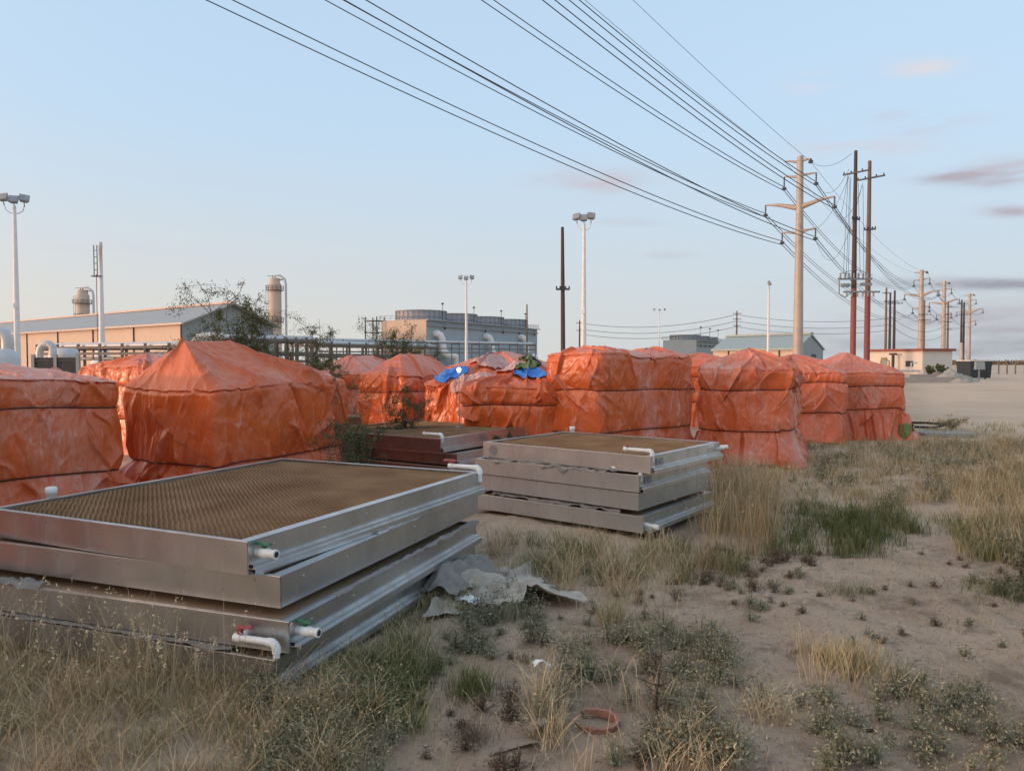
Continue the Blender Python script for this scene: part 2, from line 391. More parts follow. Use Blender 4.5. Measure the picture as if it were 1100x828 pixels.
M['leaf'] = leaf_mat('mesquite leaves', (.035, .055, .022), (.075, .10, .042), (.16, .16, .075))
M['bark'] = mat('grey bark', (.12, .09, .07), .9, 0, .2, 10)
M['stone'] = mat('pale pebbles', (.34, .27, .21), .9, 0, .3, 3)

# ------------------------------------------------------------------ ground
def gz(x, y):
    """ground height"""
    x = np.asarray(x, dtype=float); y = np.asarray(y, dtype=float)
    near = np.clip(1 - (np.hypot(x, y) - 18) / 25, 0, 1)
    return near * (.030 * fbm(x*.45, y*.45, x*0, 3) + .016 * fbm(x*2.2+9, y*2.2, x*0+4, 3) + .010 * fbm(x*8+9, y*8, x*0+4, 3))
def inpoly(x, y, poly):
    r = np.zeros(x.shape, bool); n = len(poly)
    for i in range(n):
        x0, y0 = poly[i]; x1, y1 = poly[(i+1) % n]
        c = ((y0 > y) != (y1 > y)) & (x < (x1-x0) * (y-y0) / ((y1-y0) if y1 != y0 else 1e-9) + x0)
        r ^= c
    return r
def axis(a, b, fine0, fine1, step, grow=1.09):
    v = list(np.arange(fine0, fine1 + 1e-6, step)); s = step; x = v[-1]
    while x < b: s *= grow; x += s; v.append(x)
    s = step; x = v[0]; pre = []
    while x > a: s *= grow; x -= s; pre.append(x)
    return np.array(pre[::-1] + v)
xs = axis(-3000, 3000, -3, 6, .03); ys = axis(-400, 4000, 1.8, 9, .03)
GX, GY = np.meshgrid(xs, ys)
GZ = gz(GX, GY)
d = np.hypot(GX, GY)
lot_poly = [tuple(G(*p)[:2]) for p in [(985,402),(1000,455),(1050,468),(1500,480),(2600,470),(1700,391),(1000,391)]]
n_ = fbm(GX*.25, GY*.25, GX*0+2, 3)
def softpoly(X, Y, poly, s):
    r = 0
    for k in range(6):
        a = k * math.pi / 3; r = r + inpoly(X + s*math.cos(a) + n_*s, Y + s*math.sin(a) + n_*s, poly)
    return r / 6.
lot = softpoly(GX, GY, lot_poly, .6)
for c_ in (-1.9, -.4, 2.2, 3.7):
    lot = lot*(1 - .45*np.exp(-((GX - .60*GY - c_ - .4*np.sin(GY*.08))/.28)**2)); GZ = GZ - .03*np.exp(-((GX - .60*GY - c_ - .4*np.sin(GY*.08))/.28)**2)*(inpoly(GX, GY, lot_poly))
lot = np.maximum(lot, np.clip((d - 60) / 60, 0, 1) * .8)
tr = np.exp(-((GX - (5.1 + GY*.14) + .5*np.sin(GY*.3)) / 1.1)**2)      # bare trodden strip in the foreground
litter = np.clip(1.0 - lot, 0, 1) * np.clip(1.1 - .3*tr, 0, 1)
nx, ny = len(xs), len(ys)
ii = np.arange((ny-1)*nx).reshape(ny-1, nx)[:, :-1].ravel()
fq = np.stack([ii, ii+1, ii+nx+1, ii+nx], 1)
g = mesh_np('ground', np.stack([GX.ravel(), GY.ravel(), GZ.ravel()], 1), fq, M['ground'], smooth=True,
            attrs={'lot': lot.ravel(), 'litter': litter.ravel()})
tag(g, kind='structure')

# ------------------------------------------------------------------ cooling pad frames
def ribbon_pad(W, L, depth=.032, pitch=.0175, wl=.042):
    """corrugated paper sheets standing on edge, neighbours slanting opposite ways"""
    nr = int(L / pitch); nn = int(W / wl * 4)
    xs_ = np.linspace(0, W, nn + 1); V = []; Fc = []; b = 0
    ph = xs_ / wl * 2 * math.pi
    for i in range(nr):
        y = (i + .5) * pitch; sl = 1 if i % 2 else -1
        wob = .0035 * math.sin(i*.7)
        zt = .004 * vnoise(xs_*4, xs_*0 + y*4, xs_*0)
        p0 = math.pi if i % 2 else 0.; yt = y + pitch*.50*np.sin(ph+p0) + wob; yb = y + pitch*.50*np.sin(ph + p0 + sl*2.4) + wob
        V.append(np.stack([xs_, yt, zt], 1)); V.append(np.stack([xs_, yb, zt*0 - depth], 1))
        k = np.arange(nn); Fc.append(np.stack([b+k, b+k+1, b+nn+1+k+1, b+nn+1+k], 1)); b += 2*(nn+1)
    V = np.concatenate(V); Fc = np.concatenate(Fc)
    q = np.array([[0,0,-depth],[W,0,-depth],[W,L,-depth],[0,L,-depth]]); V = np.concatenate([V, q]); Fc = np.concatenate([Fc, [[b,b+1,b+2,b+3]]])
    return V, Fc

def pipe_elbow(b, p0, d1, l1, d2, l2, r=.017, mi=0):
    """straight pipe, elbow, second straight"""
    d1 = Vector(d1).normalized(); d2 = Vector(d2).normalized(); p0 = Vector(p0)
    c = p0 + d1 * l1; e = r * 1.5
    b.tube([p0, c - d1*e], r, 12, mi)
    b.tube([c - d1*e*1.9, c - d1*e*.9, c - d1*e*.35 + d2*e*.35, c + d2*e*.9, c + d2*e*1.9], r*1.22, 12, mi)
    b.tube([c + d2*e, c + d2*l2], r, 12, mi)
    b.tube([p0 - d1*.002, p0 + d1*.035], r*1.28, 12, mi)

def pad_frame(N, th, W, L, ztop, h, label, cat='frame', group='stacked cooling pad frames', metal='metal', detail=True, tilt=(0,0), side_ledge=True, pipes=()):
    """N: near corner (world xy). local x runs away along -u (left), y along v; corner at origin, z=0 at frame bottom"""
    root = empty('cooling_pad_frame', (N[0], N[1], ztop - h), th, label, cat, group)
    root.rotation_euler = (tilt[0], tilt[1], th)
    m = [M['metal_pale' if 'middle' in label else 'metal'], M['tarp_reflect_metal']]; t = .004; fm = 1 if metal == 'tarp_reflect_metal' else 0
    def casing(b):
        # front side panel (y=0) spans x 0..-W ; folded lips
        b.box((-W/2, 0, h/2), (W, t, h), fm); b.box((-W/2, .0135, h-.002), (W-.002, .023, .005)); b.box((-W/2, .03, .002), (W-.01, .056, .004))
        b.box((-W/2, -.0035, h-.008), (W, .003, .014))
        # right side panel (x=0): upper web, then a folded ledge with a lip
        if side_ledge:
            b.box((.000, L/2, h/2+.018), (t, L-.008, h-.038)); b.box((-.029, L/2, h-.0005), (.062, L, .005))
            b.box((.022, L/2, .034), (.045, L-.006, .004)); b.box((.045, L/2, .016), (.004, L-.006, .034))
            b.box((.014, L/2, .052), (.024, L-.02, .003)); b.box((.026, L/2, .043), (.003, L-.02, .016))
            b.box((.0035, .012, h/2), (.003, .026, h-.012))
        else:
            b.box((0, L/2, h/2), (t, L-.008, h-.004)); b.box((-.029, L/2, h-.0005), (.062, L, .005))
            b.box((-.02, L/2, .0025), (.04, L-.01, .004))
        b.box((-W/2, L, h/2), (W, t, h)); b.box((-W/2, L-.016, h-.001), (W, .034, .005))
        b.box((-W, L/2, h/2), (t, L-.008, h)); b.box((-W+.016, L/2, h-.002), (.034, L, .005))
        # dark gap strip is simply the recess behind; corner gusset and screw heads
        for k in range(int(L/.4)):
            b.lathe([(.006,0),(.006,.003),(.003,.005)], 6, 0, Matrix.Translation((.003, .18 + k*.4, h*.72)) @ Matrix.Rotation(R(90), 4, 'Y'))
        for k in range(int(W/.45)):
            b.lathe([(.005,0),(.005,.003)], 6, 0, Matrix.Translation((-.15 - k*.45, -.0045, h-.03)) @ Matrix.Rotation(R(90), 4, 'X'))
    part('casing', m, root, casing)
    if detail:
        V, Fc = ribbon_pad(W - .10, L - .06)
        p = mesh_np('pad', V, Fc, M['pad'], root); p.location = (-W + .036, .03, h - .014)
    else:
        part('pad', M['pad'], root, lambda b: b.box((-W/2-.014, L/2, h/2), (W-.10, L-.07, h-.04)))
    part('bracket', M['steel_grey'], root, lambda b: (b.box((.008, .16, h*.62), (.006, .13, h*.42)), b.lathe([(.017,0),(.017,.006)], 12, 0, Matrix.Translation((.011,.16,h*.62)) @ Matrix.Rotation(R(90),4,'Y')))) if 'bracket' in pipes else None
    for p in pipes:
        if p == 'valve_side':     # ball valve stub poking out of the side with a green lever
            b = MB(); X = Matrix.Translation((0, .06, h*.62)) @ Matrix.Rotation(R(90), 4, 'Y')
            b.lathe([(.021,-.01),(.021,.03),(.026,.034),(.026,.075),(.021,.085),(.021,.11),(.024,.112),(.024,.125)], 14, 0, X)
            b.lathe([(.015,.1255),(.015,.127)], 14, 1, X)
            v = b.build('valve', [M['pvc'], M['pvc_hole']], root)
            b = MB(); b.box((.05,.06,h*.62+.034), (.02,.02,.018)); b.box((.042,.06,h*.62+.046), (.095,.026,.011), ch=.004); b.build('valve_handle', M['green_handle'], v)
        elif p == 'elbow_front':  # pipe along front panel turning down, red lever
            b = MB(); pipe_elbow(b, (-.27, -.05, h*.42), (1,0,0), .235, (0,0,-1), .07, .017)
            b.tube([(-.25,-.05,h*.42),(-.25,.0,h*.42)], .017, 12)
            v = b.build('pipe', M['pvc'], root)
            b = MB(); b.box((-.24,-.05,h*.42+.035), (.02,.02,.03)); b.box((-.215,-.05,h*.42+.056), (.09,.024,.012), ch=.004); b.build('valve_handle', M['red_handle'], v)
        elif p == 'elbow_top':    # pipe lying over the pad near the right corner, turning down
            b = MB(); pipe_elbow(b, (-.30, .05, h+.045), (1,0,0), .29, (0,0,-1), .10, .017)
            v = b.build('pipe', M['pvc'], root)
            b = MB(); b.box((-.27,.05,h+.067), (.02,.02,.02)); b.box((-.255,.05,h+.079), (.08,.022,.01), ch=.004); b.build('valve_handle', M['red_handle'], v)
        elif p == 'elbow_far':
            b = MB(); pipe_elbow(b, (-.26, L-.04, h+.04), (1,0,0), .275, (0,0,-1), .11, .019)
            v = b.build('pipe', M['pvc'], root)
            b = MB(); b.box((-.24,L-.04,h+.07), (.024,.024,.03)); b.box((-.25,L-.045,h+.086), (.11,.03,.014), ch=.004); b.build('valve_handle', M['red_handle'], v)
        elif p == 'valve_far':
            b = MB(); X = Matrix.Translation((0, L-.06, h*.6)) @ Matrix.Rotation(R(75), 4, 'Y')
            b.lathe([(.02,-.01),(.02,.03),(.026,.034),(.026,.075),(.02,.085),(.02,.12)], 12, 0, X)
            v = b.build('valve', M['pvc'], root)
            b = MB(); b.box((.06,L-.06,h*.6+.03), (.09,.024,.012), ch=.003); b.build('valve_handle', M['green_handle'], v)
        elif p == 'stub_side':
            b = MB(); b.lathe([(.018,-.01),(.018,.08),(.024,.085),(.024,.13)], 12, 0, Matrix.Translation((0,.05,h*.5)) @ Matrix.Rotation(R(96),4,'Y')); b.build('pipe_stub', M['pvc'], root)
        elif p == 'cap_left':
            b = MB(); b.lathe([(.030,0),(.030,.045),(.036,.046),(.036,.085),(.028,.09)], 14, 0, Matrix.Translation((-W-.06, .42, h-.03))); b.build('pipe_cap', M['pvc'], root)
        elif p == 'cap_back':
            b = MB(); b.lathe([(.030,0),(.030,.04),(.036,.041),(.036,.075),(.028,.08)], 14, 0, Matrix.Translation((-W+.08, L+.05, h-.02))); b.build('pipe_cap', M['pvc'], root)
        elif p == 'cap_back_right':
            b = MB(); b.lathe([(.030,0),(.030,.04),(.036,.041),(.036,.075),(.028,.08)], 14, 0, Matrix.Translation((-.35, L+.05, h-.02))); b.build('pipe_cap', M['pvc'], root)
        elif p == 'plate':
            b = MB(); b.lathe([(.055,0),(.055,.003)], 16, 0, Matrix.Translation((-W+.14,-.004,h*.5)) @ Matrix.Rotation(R(90),4,'X')); b.build('cover_disc', M['steel_grey'], root)
    return root

TH1 = math.atan2(-(1.0), 2.2)     # rotation of the front stack
th = R(-24.3)
g1 = 'frames of the front stack'
pad_frame((-1.289, 3.604), th, 2.02, 2.52, .72, .165, 'top frame of the large front stack, brown corrugated pad showing', group=g1, pipes=('valve_side','elbow_far','cap_left'))
pad_frame((-1.13, 3.60), R(-20.5), 2.25, 2.45, .55, .155, 'second frame down in the large front stack, shifted right under the top one', group=g1, detail=False, side_ledge=False)
pad_frame((-1.06, 3.50), R(-19), 2.30, 2.40, .362, .15, 'third frame down in the large front stack with red handled elbow pipe', group=g1, detail=False, tilt=(R(-.3), 0), pipes=('valve_side','elbow_front'))
pad_frame((-1.12, 3.47), R(-19.8), 2.35, 2.45, .190, .15, 'lowest frame of the large front stack half hidden in dry grass', group=g1, detail=False)
th2 = R(-38.5); u2 = Vector((math.cos(th2), math.sin(th2))); v2 = Vector((-u2.y, u2.x))
N2 = Vector((1.245, 6.66)); g2 = 'frames of the middle stack'
pad_frame(N2, th2, 1.98, 1.52, .745, .155, 'top frame of the middle stack with tan pad and white elbow pipe', group=g2, pipes=('elbow_top','bracket','valve_far','plate','cap_back'))
pad_frame(N2 - u2*.10 - v2*.03, th2 + R(.6), 1.95, 1.5, .568, .155, 'second frame down in the middle stack with white elbow pipe on its corner', group=g2, detail=False, pipes=('elbow_top','bracket'))
pad_frame(N2 - u2*.11 - v2*.02, th2, 1.95, 1.5, .400, .155, 'third frame down in the middle stack with a pale square corner patch', group=g2, detail=False, side_ledge=False)
pad_frame(N2 - u2*.04 - v2*.06, th2 + R(1.5), 1.98, 1.6, .205, .15, 'lowest frame of the middle stack with pale leaf stuck on its side', group=g2, detail=False, pipes=('stub_side',))
th3 = R(-33); g3 = 'frames of the rear reddish stack'
N3 = G(473, 471, .66)
pad_frame(N3[:2], th3, 2.2, 2.65, .66, .165, 'top frame of the reddish stack behind, pale pipe over its corner', group=g3, metal='tarp_reflect_metal', pipes=('elbow_top','plate','cap_back_right'))
pad_frame((N3[0]+.20, N3[1]-.0), th3, 2.3, 2.5, .475, .15, 'second frame down in the reddish stack behind', group=g3, metal='tarp_reflect_metal', detail=False)
pad_frame((N3[0]+.12, N3[1]+.0), th3, 2.3, 2.5, .31, .15, 'lowest frame of the reddish stack behind, in shadow', group=g3, metal='tarp_reflect_metal', detail=False)
N4 = G(415, 449, .62)
pad_frame(N4[:2], R(-28), 1.7, 1.6, .62, .16, 'top frame of the farthest small stack near the mesquite', group='frames of the farthest stack', metal='tarp_reflect_metal', detail=False, pipes=('elbow_top',))
pad_frame((N4[0]+.05, N4[1]), R(-28), 1.7, 1.6, .44, .16, 'lower frame of the farthest small stack near the mesquite', group='frames of the farthest stack', metal='tarp_reflect_metal', detail=False)
# wooden runners under the stacks
def runner(p, th_, ln, label, hh=.04):
    r = empty('wooden_runner', (p[0], p[1], 0), th_, label, 'runner', 'wood runners under the stacks')
    part('beam', M['wood_old'], r, lambda b: b.box((0,0,hh/2), (ln,.09,hh-.002), ch=.004)); return r
for k, (a, lb) in enumerate(((.25,'weathered wood runner under the near side of the middle stack'),(1.3,'weathered wood runner under the far side of the middle stack'))):
    c = N2 - u2*1.0 + v2*a; runner(c, th2, 2.0, lb, .055)
u1 = Vector((math.cos(th), math.sin(th))); v1 = Vector((-u1.y, u1.x)); NN = Vector((-1.12, 3.47))
for a, lb in ((.3,'weathered wood runner under the near side of the front stack'),(2.1,'weathered wood runner under the far side of the front stack')):
    runner(NN - u1*1.2 + v1*a, th, 2.3, lb, .04)
V3 = N3.xy if hasattr(N3, 'xy') else Vector((N3[0], N3[1])); u3 = Vector((math.cos(th3), math.sin(th3))); v3 = Vector((-u3.y, u3.x))
b_ = 0
for a, lb in ((.4,'tall timber block under the near side of the reddish stack'),(1.9,'tall timber block under the far side of the reddish stack')):
    runner(V3 - u3*.9 + v3*a, th3, 2.0, lb, .16)
u4 = Vector((math.cos(R(-28)), math.sin(R(-28)))); v4 = Vector((-u4.y, u4.x))
for a, lb in ((.3,'timber block under the near side of the farthest stack'),(1.3,'timber block under the far side of the farthest stack')):
    runner(Vector((N4[0], N4[1])) - u4*.8 + v4*a, R(-28), 1.5, lb, .28)

# crumpled sheets -----------------------------------------------------------
def sheet(name, cx, cy, z, W, L, rz, mt, label, cat, amp=.04, n=90, seed=1, ground=True, fold=0, parent=None, edge=.12, thick=.003):
    a = np.linspace(-.5, .5, n); X, Y = np.meshgrid(a*W, a*L); s = seed*13.7
    e = 1 + edge*fbm(np.arctan2(Y, X)*3 + s, X*0, X*0+s, 3); X = X*e; Y = Y*e
    Z = amp*(np.abs(fbm(X*2.5+s, Y*2.5, X*0, 4)) * 1.3 + .5*fbm(X*6+s, Y*6, X*0+1, 3)) 
    for k in range(8):
        r_ = np.random.default_rng(seed*10+k); an = r_.uniform(0, 3.14); of = r_.uniform(-.3, .3)*W
        dd = np.abs(X*math.cos(an) + Y*math.sin(an) - of); Z = Z + amp*.7*np.exp(-dd/.05)
    if fold: Z = Z + fold*np.exp(-((X*.8+Y*.5)/(W*.22))**2)
    v = np.stack([X.ravel(), Y.ravel(), Z.ravel() + .004], 1)
    i = np.arange((n-1)*n).reshape(n-1, n)[:, :-1].ravel(); f = np.stack([i, i+1, i+n+1, i+n], 1)
    o = mesh_np(name, v, f, mt, parent, smooth=True, attrs={'wear': np.zeros(len(v))}); o.location = (cx, cy, z); o.rotation_euler.z = rz
    md = o.modifiers.new('thickness', 'SOLIDIFY'); md.thickness = thick
    if label: tag(o, label, cat)
    return o
p = G(536, 640); sheet('fabric_sheet', p.x-.05, p.y+.05, .0, .95, .75, R(15), M['paper2'], 'dusty grey fabric sheet crumpled on the ground right of the front stack', 'sheet', .040, 120, 3, fold=.05, edge=.22)
p = G(478, 640); sheet('plastic_sheet', p.x+.0, p.y+.12, .0, .55, .7, R(-30), M['paper'], 'pale torn plastic sheet beside the front stack, under the grey fabric', 'sheet', .06, 90, 5, fold=.05)
p = G(503, 652); sheet('paper_scrap', p.x, p.y, .02, .16, .10, R(-20), M['pvc'], 'small white paper flap at the lower edge of the grey fabric sheet', 'scrap', .012, 30, 6)
p = G(581, 733); sheet('paper_scrap', p.x, p.y, .01, .10, .07, R(20), M['pvc'], 'crumpled white scrap alone on the bare sand between tufts', 'scrap', .025, 30, 8)
p = G(548, 806); sheet('cardboard_strip', p.x, p.y, .0, .22, .05, R(25), M['cardboard'], 'flat torn cardboard strip, left one in the foreground sand', 'strip', .006, 30, 9)
p = G(578, 792); sheet('cardboard_strip', p.x, p.y, .02, .13, .06, R(40), M['cardboard'], 'short curled cardboard strip just left of the terracotta rim', 'strip', .008, 30, 10)
# torn liner between layers (edges hanging out of the stacks)
def liner(p0, p1, z, mt, label, wid=.10, amp=.02, seed=1, name='torn_liner', drop=.02):
    p0 = Vector(p0); p1 = Vector(p1); dv = p1 - p0; ln = dv.length; n = int(ln/.012); m_ = 8
    t = np.linspace(0, 1, n)[None, :]; w = np.linspace(-1, 1, m_)[:, None]
    s = seed*9.1; x = t*ln + w*0
    wd = wid*(.5 + .6*np.abs(fbm(x*5+s, x*0, x*0, 3)))
    Y = -np.clip(w, -1, 1)*wd/2; Z = amp*fbm(x*14+s, w*1.5+x*0, x*0, 3) + np.where(w > 0, -drop*w*w*(1+1.5*fbm(x*8+s, x*0, x*0+3, 2)), 0)
    v = np.stack([(x).ravel(), Y.ravel(), Z.ravel()], 1)
    i = np.arange((m_-1)*n).reshape(m_-1, n)[:, :-1].ravel(); f = np.stack([i, i+1, i+n+1, i+n], 1)
    o = mesh_np(name, v, f, mt, smooth=True, attrs={'wear': np.zeros(len(v))}); o.location = (p0.x, p0.y, z); o.rotation_euler.z = math.atan2(dv.y, dv.x)
    md = o.modifiers.new('thickness', 'SOLIDIFY'); md.thickness = .002
    return tag(o, label, 'liner', 'torn liners between the frames')
c = N2 - v2*.005
liner(c - u2*1.9, c - u2*.35, .578, M['paper'], 'dark torn liner sticking out under the top frame of the middle stack', .09, .022, 2)
liner(c - u2*1.85, c - u2*.3, .222, M['paper'], 'dark torn liner above the lowest frame of the middle stack', .07, .012, 3)
A = Vector((-1.06, 3.50))
u1 = Vector((math.cos(R(-19.4)), math.sin(R(-19.4)))); v1 = Vector((-u1.y, u1.x))
liner(A - u1*2.2 - v1*.015, A - u1*.32 - v1*.015, .202, M['paper'], 'long pale dusty liner above the lowest frame of the front stack', .075, .003, 4, drop=.002)
liner(A - u1*2.3 - v1*.0, A - u1*1.6, .380, M['paper'], 'crumpled white liner at the left end above the third front frame', .09, .014, 5, drop=.01)
liner(A + u1*.03 + v1*.35, A + u1*.03 + v1*2.3, .390, M['paper'], 'torn grey liner hanging along the right side of the front stack', .05, .008, 6, drop=.008)
v1 = Vector((math.sin(R(20.5)), math.cos(R(20.5)))); liner(Vector((-1.15,3.6)) + v1*.95, Vector((-1.15,3.6)) + v1*2.0, .556, M['chalk'], 'chalky white residue strip on the second front frame edge', .035, .006, 7, drop=.004)

# ------------------------------------------------------------------ tarp covered stacks
def rrect(a, b, rc, n):
    """rounded rectangle sampled by arc length -> pts, normals, arclength; starts at corner (a,-b) going +y (ccw)"""
    segs = []; pts = []
    K = 24
    for cx, cy, a0 in ((a-rc, -b+rc, -90), (a-rc, b-rc, 0), (-a+rc, b-rc, 90), (-a+rc, -b+rc, 180)):
        for k in range(K+1):
            an = R(a0 + 90*k/K); pts.append((cx + rc*math.cos(an), cy + rc*math.sin(an)))
    pts.append(pts[0]); pts = np.array(pts)
    dl = np.hypot(*np.diff(pts, axis=0).T); cum = np.concatenate([[0], np.cumsum(dl)])
    s = np.linspace(0, cum[-1], n, endpoint=False)
    x = np.interp(s, cum, pts[:,0]); y = np.interp(s, cum, pts[:,1])
    tx = np.roll(x,-1)-np.roll(x,1); ty = np.roll(y,-1)-np.roll(y,1); l = np.hypot(tx,ty)
    return x, y, ty/l, -tx/l, s, cum[-1]

BALES = {}
def bale(key, N, th_, W, L, eave, peak, cords, label, mt='tarp', seed=1, res=1.0, pk=(0,0), ridge=.3, flare=.10, rc=.10, roof_pow=.9, bumps=(), skirt_rip=.045, amp=1.0, wear=.5, lean=(0,0), band=None, roofwear=0., cr_amp=.52, group='orange tarp covered stacks'):
    """N near(+x,-y) corner; local: x in [-W,0], y in [0,L] -> centred at middle"""
    r_ = np.random.default_rng(seed)
    cx = N[0] - math.cos(th_)*W/2 - math.sin(th_)*L/2; cy = N[1] - math.sin(th_)*W/2 + math.cos(th_)*L/2
    root = empty('tarp_covered_stack', (cx, cy, 0), th_, label, 'covered stack', group)
    a, b = W/2, L/2; ns = int(720*res); nw = int(130*res); nr = int(85*res)
    x, y, nxv, nyv, s, per = rrect(a, b, rc, ns)
    zw = np.linspace(0, eave, nw); 
    # surface-length coordinate
    rl = max(0, b - a)*1.0 + ridge*a*.5
    q = np.linspace(0, 1, nr+1)[1:]
    S = np.tile(s, (nw+nr, 1)); Hh = np.zeros((nw+nr, ns)); X = Hh.copy(); Y = Hh.copy(); Z = Hh.copy(); NX = Hh.copy(); NY = Hh.copy(); NZ = Hh.copy()
    off = np.zeros(nw)
    lv = [0] + sorted(cords) + [eave]
    for i, z in enumerate(zw):
        if cords and z < lv[1]: t = 1 - z/lv[1]; o = -.03 + flare*t**1.3
        elif cords:
            for k in range(1, len(lv)-1):
                if lv[k] <= z <= lv[k+1]:
                    t = (z-lv[k])/(lv[k+1]-lv[k]); last = k == len(lv)-2
                    o = -.018 + .030*math.sin(math.pi*min(1, t*1.0))**.4 if not last else -.018 + .030*math.sin(math.pi/2*min(1, t*3))**.7
        else: o = flare*(1-z/eave)
        off[i] = o
    X[:nw] = x + nxv*off[:,None]; Y[:nw] = y + nyv*off[:,None]; Z[:nw] = zw[:,None]
    NX[:nw] = nxv; NY[:nw] = nyv; Hh[:nw] = zw[:,None]
    ex = x + nxv*off[-1]; ey = y + nyv*off[-1]
    rx = np.full(ns, pk[0]*a); ry = pk[1]*b + np.clip(y, -rl, rl)
    ry = np.clip(ry, -b*.9, b*.9)
    dd = np.hypot(ex-rx, ey-ry)
    for j, qq in enumerate(q):
        i = nw + j
        X[i] = ex + (rx-ex)*qq; Y[i] = ey + (ry-ey)*qq
        Z[i] = eave + (peak-eave)*qq**roof_pow
        Hh[i] = eave + dd*qq
        NX[i] = nxv*.35*(1-qq); NY[i] = nyv*.35*(1-qq); NZ[i] = 1
    for bx, by, bz, bs in bumps:
        w_ = np.exp(-(((X-bx*a)**2 + (Y-by*b)**2)/bs**2)); Z += bz*w_*np.clip((Z-eave*.55)/(eave*.45), 0, 1)
    # round the eave
    for i in range(nw-8, nw): 
        t = (i-(nw-8))/8.; X[i] -= nxv*.035*t*t; Y[i] -= nyv*.035*t*t
    D = np.zeros_like(X); WR = np.zeros_like(X)
    def crease(a0, h0, ang, ln, w, am, grow=.6, cusp=1.15, wearv=0):
        nonlocal D, WR
        da = (S - a0 + per/2) % per - per/2; dh = Hh - h0
        m_ = (np.abs(da) < ln + .3) & (np.abs(dh) < ln + .3)
        if not m_.any(): return
        da = da[m_]; dh = dh[m_]
        c_, s_ = math.cos(ang), math.sin(ang)
        t = (da*c_ + dh*s_)/ln; p_ = -da*s_ + dh*c_ + .03*np.sin(t*5 + a0*9)
        wn = np.clip(t/.12, 0, 1)*np.clip((1-t)/.5, 0, 1)
        ww = w*(1 + grow*np.clip(t, 0, 1))
        sg = 1 if (a0*37 % 1) < .5 else -1
        if (a0*91 % 1) < .6: g_ = wn*np.where(p_*sg > 0, np.exp(-np.abs(p_)/(ww*2.2)), np.exp(-(np.abs(p_)/(ww*.35))**1.5))   # pleat with one steep flank
        else: g_ = wn*np.exp(-(np.abs(p_)/ww)**cusp)
        D[m_] += am*g_
        if wearv: WR[m_] += wearv*wn*np.exp(-np.abs(p_/.014))
    top_h = eave
    corners = [rc*.8, 2*b - rc*.6, 2*b + 2*a - rc*.8, 4*b + 2*a - rc*.8]
    # slightly shifted: perimeter order starts near (a-rc,-b)
    for h_c in cords:
        for k in range(int(per*11)):
            a0 = r_.uniform(0, per); up = r_.random() < .5
            ang = (math.pi/2 if up else -math.pi/2) + r_.normal()*.38
            crease(a0, h_c, ang, r_.uniform(.15, .60), r_.uniform(.010, .024), r_.uniform(-.5, 1)*.038*amp, wearv=r_.random()*.3)
    lo = min(cords) if cords else eave
    for k in range(int(per*3.6)):      # skirt ripples, widening downwards
        a0 = r_.uniform(0, per)
        crease(a0, lo, -math.pi/2 + r_.normal()*.15, lo*r_.uniform(1.2, 2.2), r_.uniform(.015, .035), r_.uniform(-.5, 1)*skirt_rip*1.8*amp, 1.8, wearv=.3)
    for k in range(int(per*3.4)):       # drapes falling over the eave
        a0 = r_.uniform(0, per)
        crease(a0, eave + r_.uniform(.0, .25), -math.pi/2 + r_.normal()*.45, r_.uniform(.3, 1.0), r_.uniform(.010, .028), r_.uniform(-.6, 1)*.070*amp, 1.0, wearv=.25)
    for k in range(int(per*2.4)):       # long diagonal pulls
        a0 = r_.uniform(0, per); h0 = r_.uniform(.1, eave)
        crease(a0, h0, r_.choice([-1, 1])*r_.uniform(.5, 1.2) + (math.pi if r_.random() < .5 else 0), r_.uniform(.4, 1.2), r_.uniform(.009, .026), r_.uniform(-.5, 1)*.066*amp, 1.0, wearv=.5)
    for k in range(int(per*3)):       # roof pleats radiating from peak
        a0 = r_.uniform(0, per)
        crease(a0, eave + r_.uniform(-.05, .1), math.pi/2 + r_.normal()*.12, r_.uniform(.4, 1.2), r_.uniform(.012, .03), r_.uniform(-.5, 1)*.045*amp, .3, wearv=.4)
    X0, Y0, Z0 = X.copy(), Y.copy(), Z.copy(); sd_ = seed*5.3
    # crinkles: cusped ridges, seamless because they are sampled in space; mostly steep lines slanting both ways
    wx_ = .10*vnoise(X0*2.3+sd_, Y0*2.3, Z0*2.3); wy_ = .10*vnoise(X0*2.3, Y0*2.3+sd_, Z0*2.3+5)
    sl_ = .45*vnoise(X0*.9+sd_, Y0*.9, Z0*.5)
    def rid(f, fz, o_): return 1 - np.abs(vnoise((X0+wx_+sl_*Z0)*f+sd_+o_, (Y0+wy_-sl_*Z0)*f+o_, (Z0+wx_)*fz))*2.2
    zc = np.ones_like(Z0)
    CR = cr_amp*(.026*rid(2.6, .8, 0) + .015*rid(6.5, 1.6, 9) + .006*rid(15, 4.0, 4) + .003*rid(30, 11., 2))
    lump = .030*fbm(X0*1.3+sd_, Y0*1.3, Z0*1.8, 2) + .012*np.abs(fbm(X0*5+sd_, Y0*5, Z0*3, 2))
    fade = np.clip(Z0/.05, .35, 1)
    D = (D*1.35 + lump*amp + (CR-.03*cr_amp)*amp)
    WR += .8*np.clip((rid(6.5, 1.6, 9)-.90)*10, 0, 1) + .7*np.clip((rid(15, 4.0, 4)-.88)*8, 0, 1)
    nl = np.sqrt(NX**2+NY**2+NZ**2)+1e-9
    X = X0 + D*NX/nl; Y = Y0 + D*NY/nl; Z = Z0 + D*NZ/nl*.8
    hem = .035*fbm(S*1.3+sd_, S*0, S*0, 3); Z[:nw] += (hem*np.clip(1-Z0/.3, 0, 1))[:nw]
    Z[:nw] += (.03*fbm(S*.9+sd_, S*0, Z0*1.2, 2)*np.clip(Z0/.3, 0, 1))[:nw]
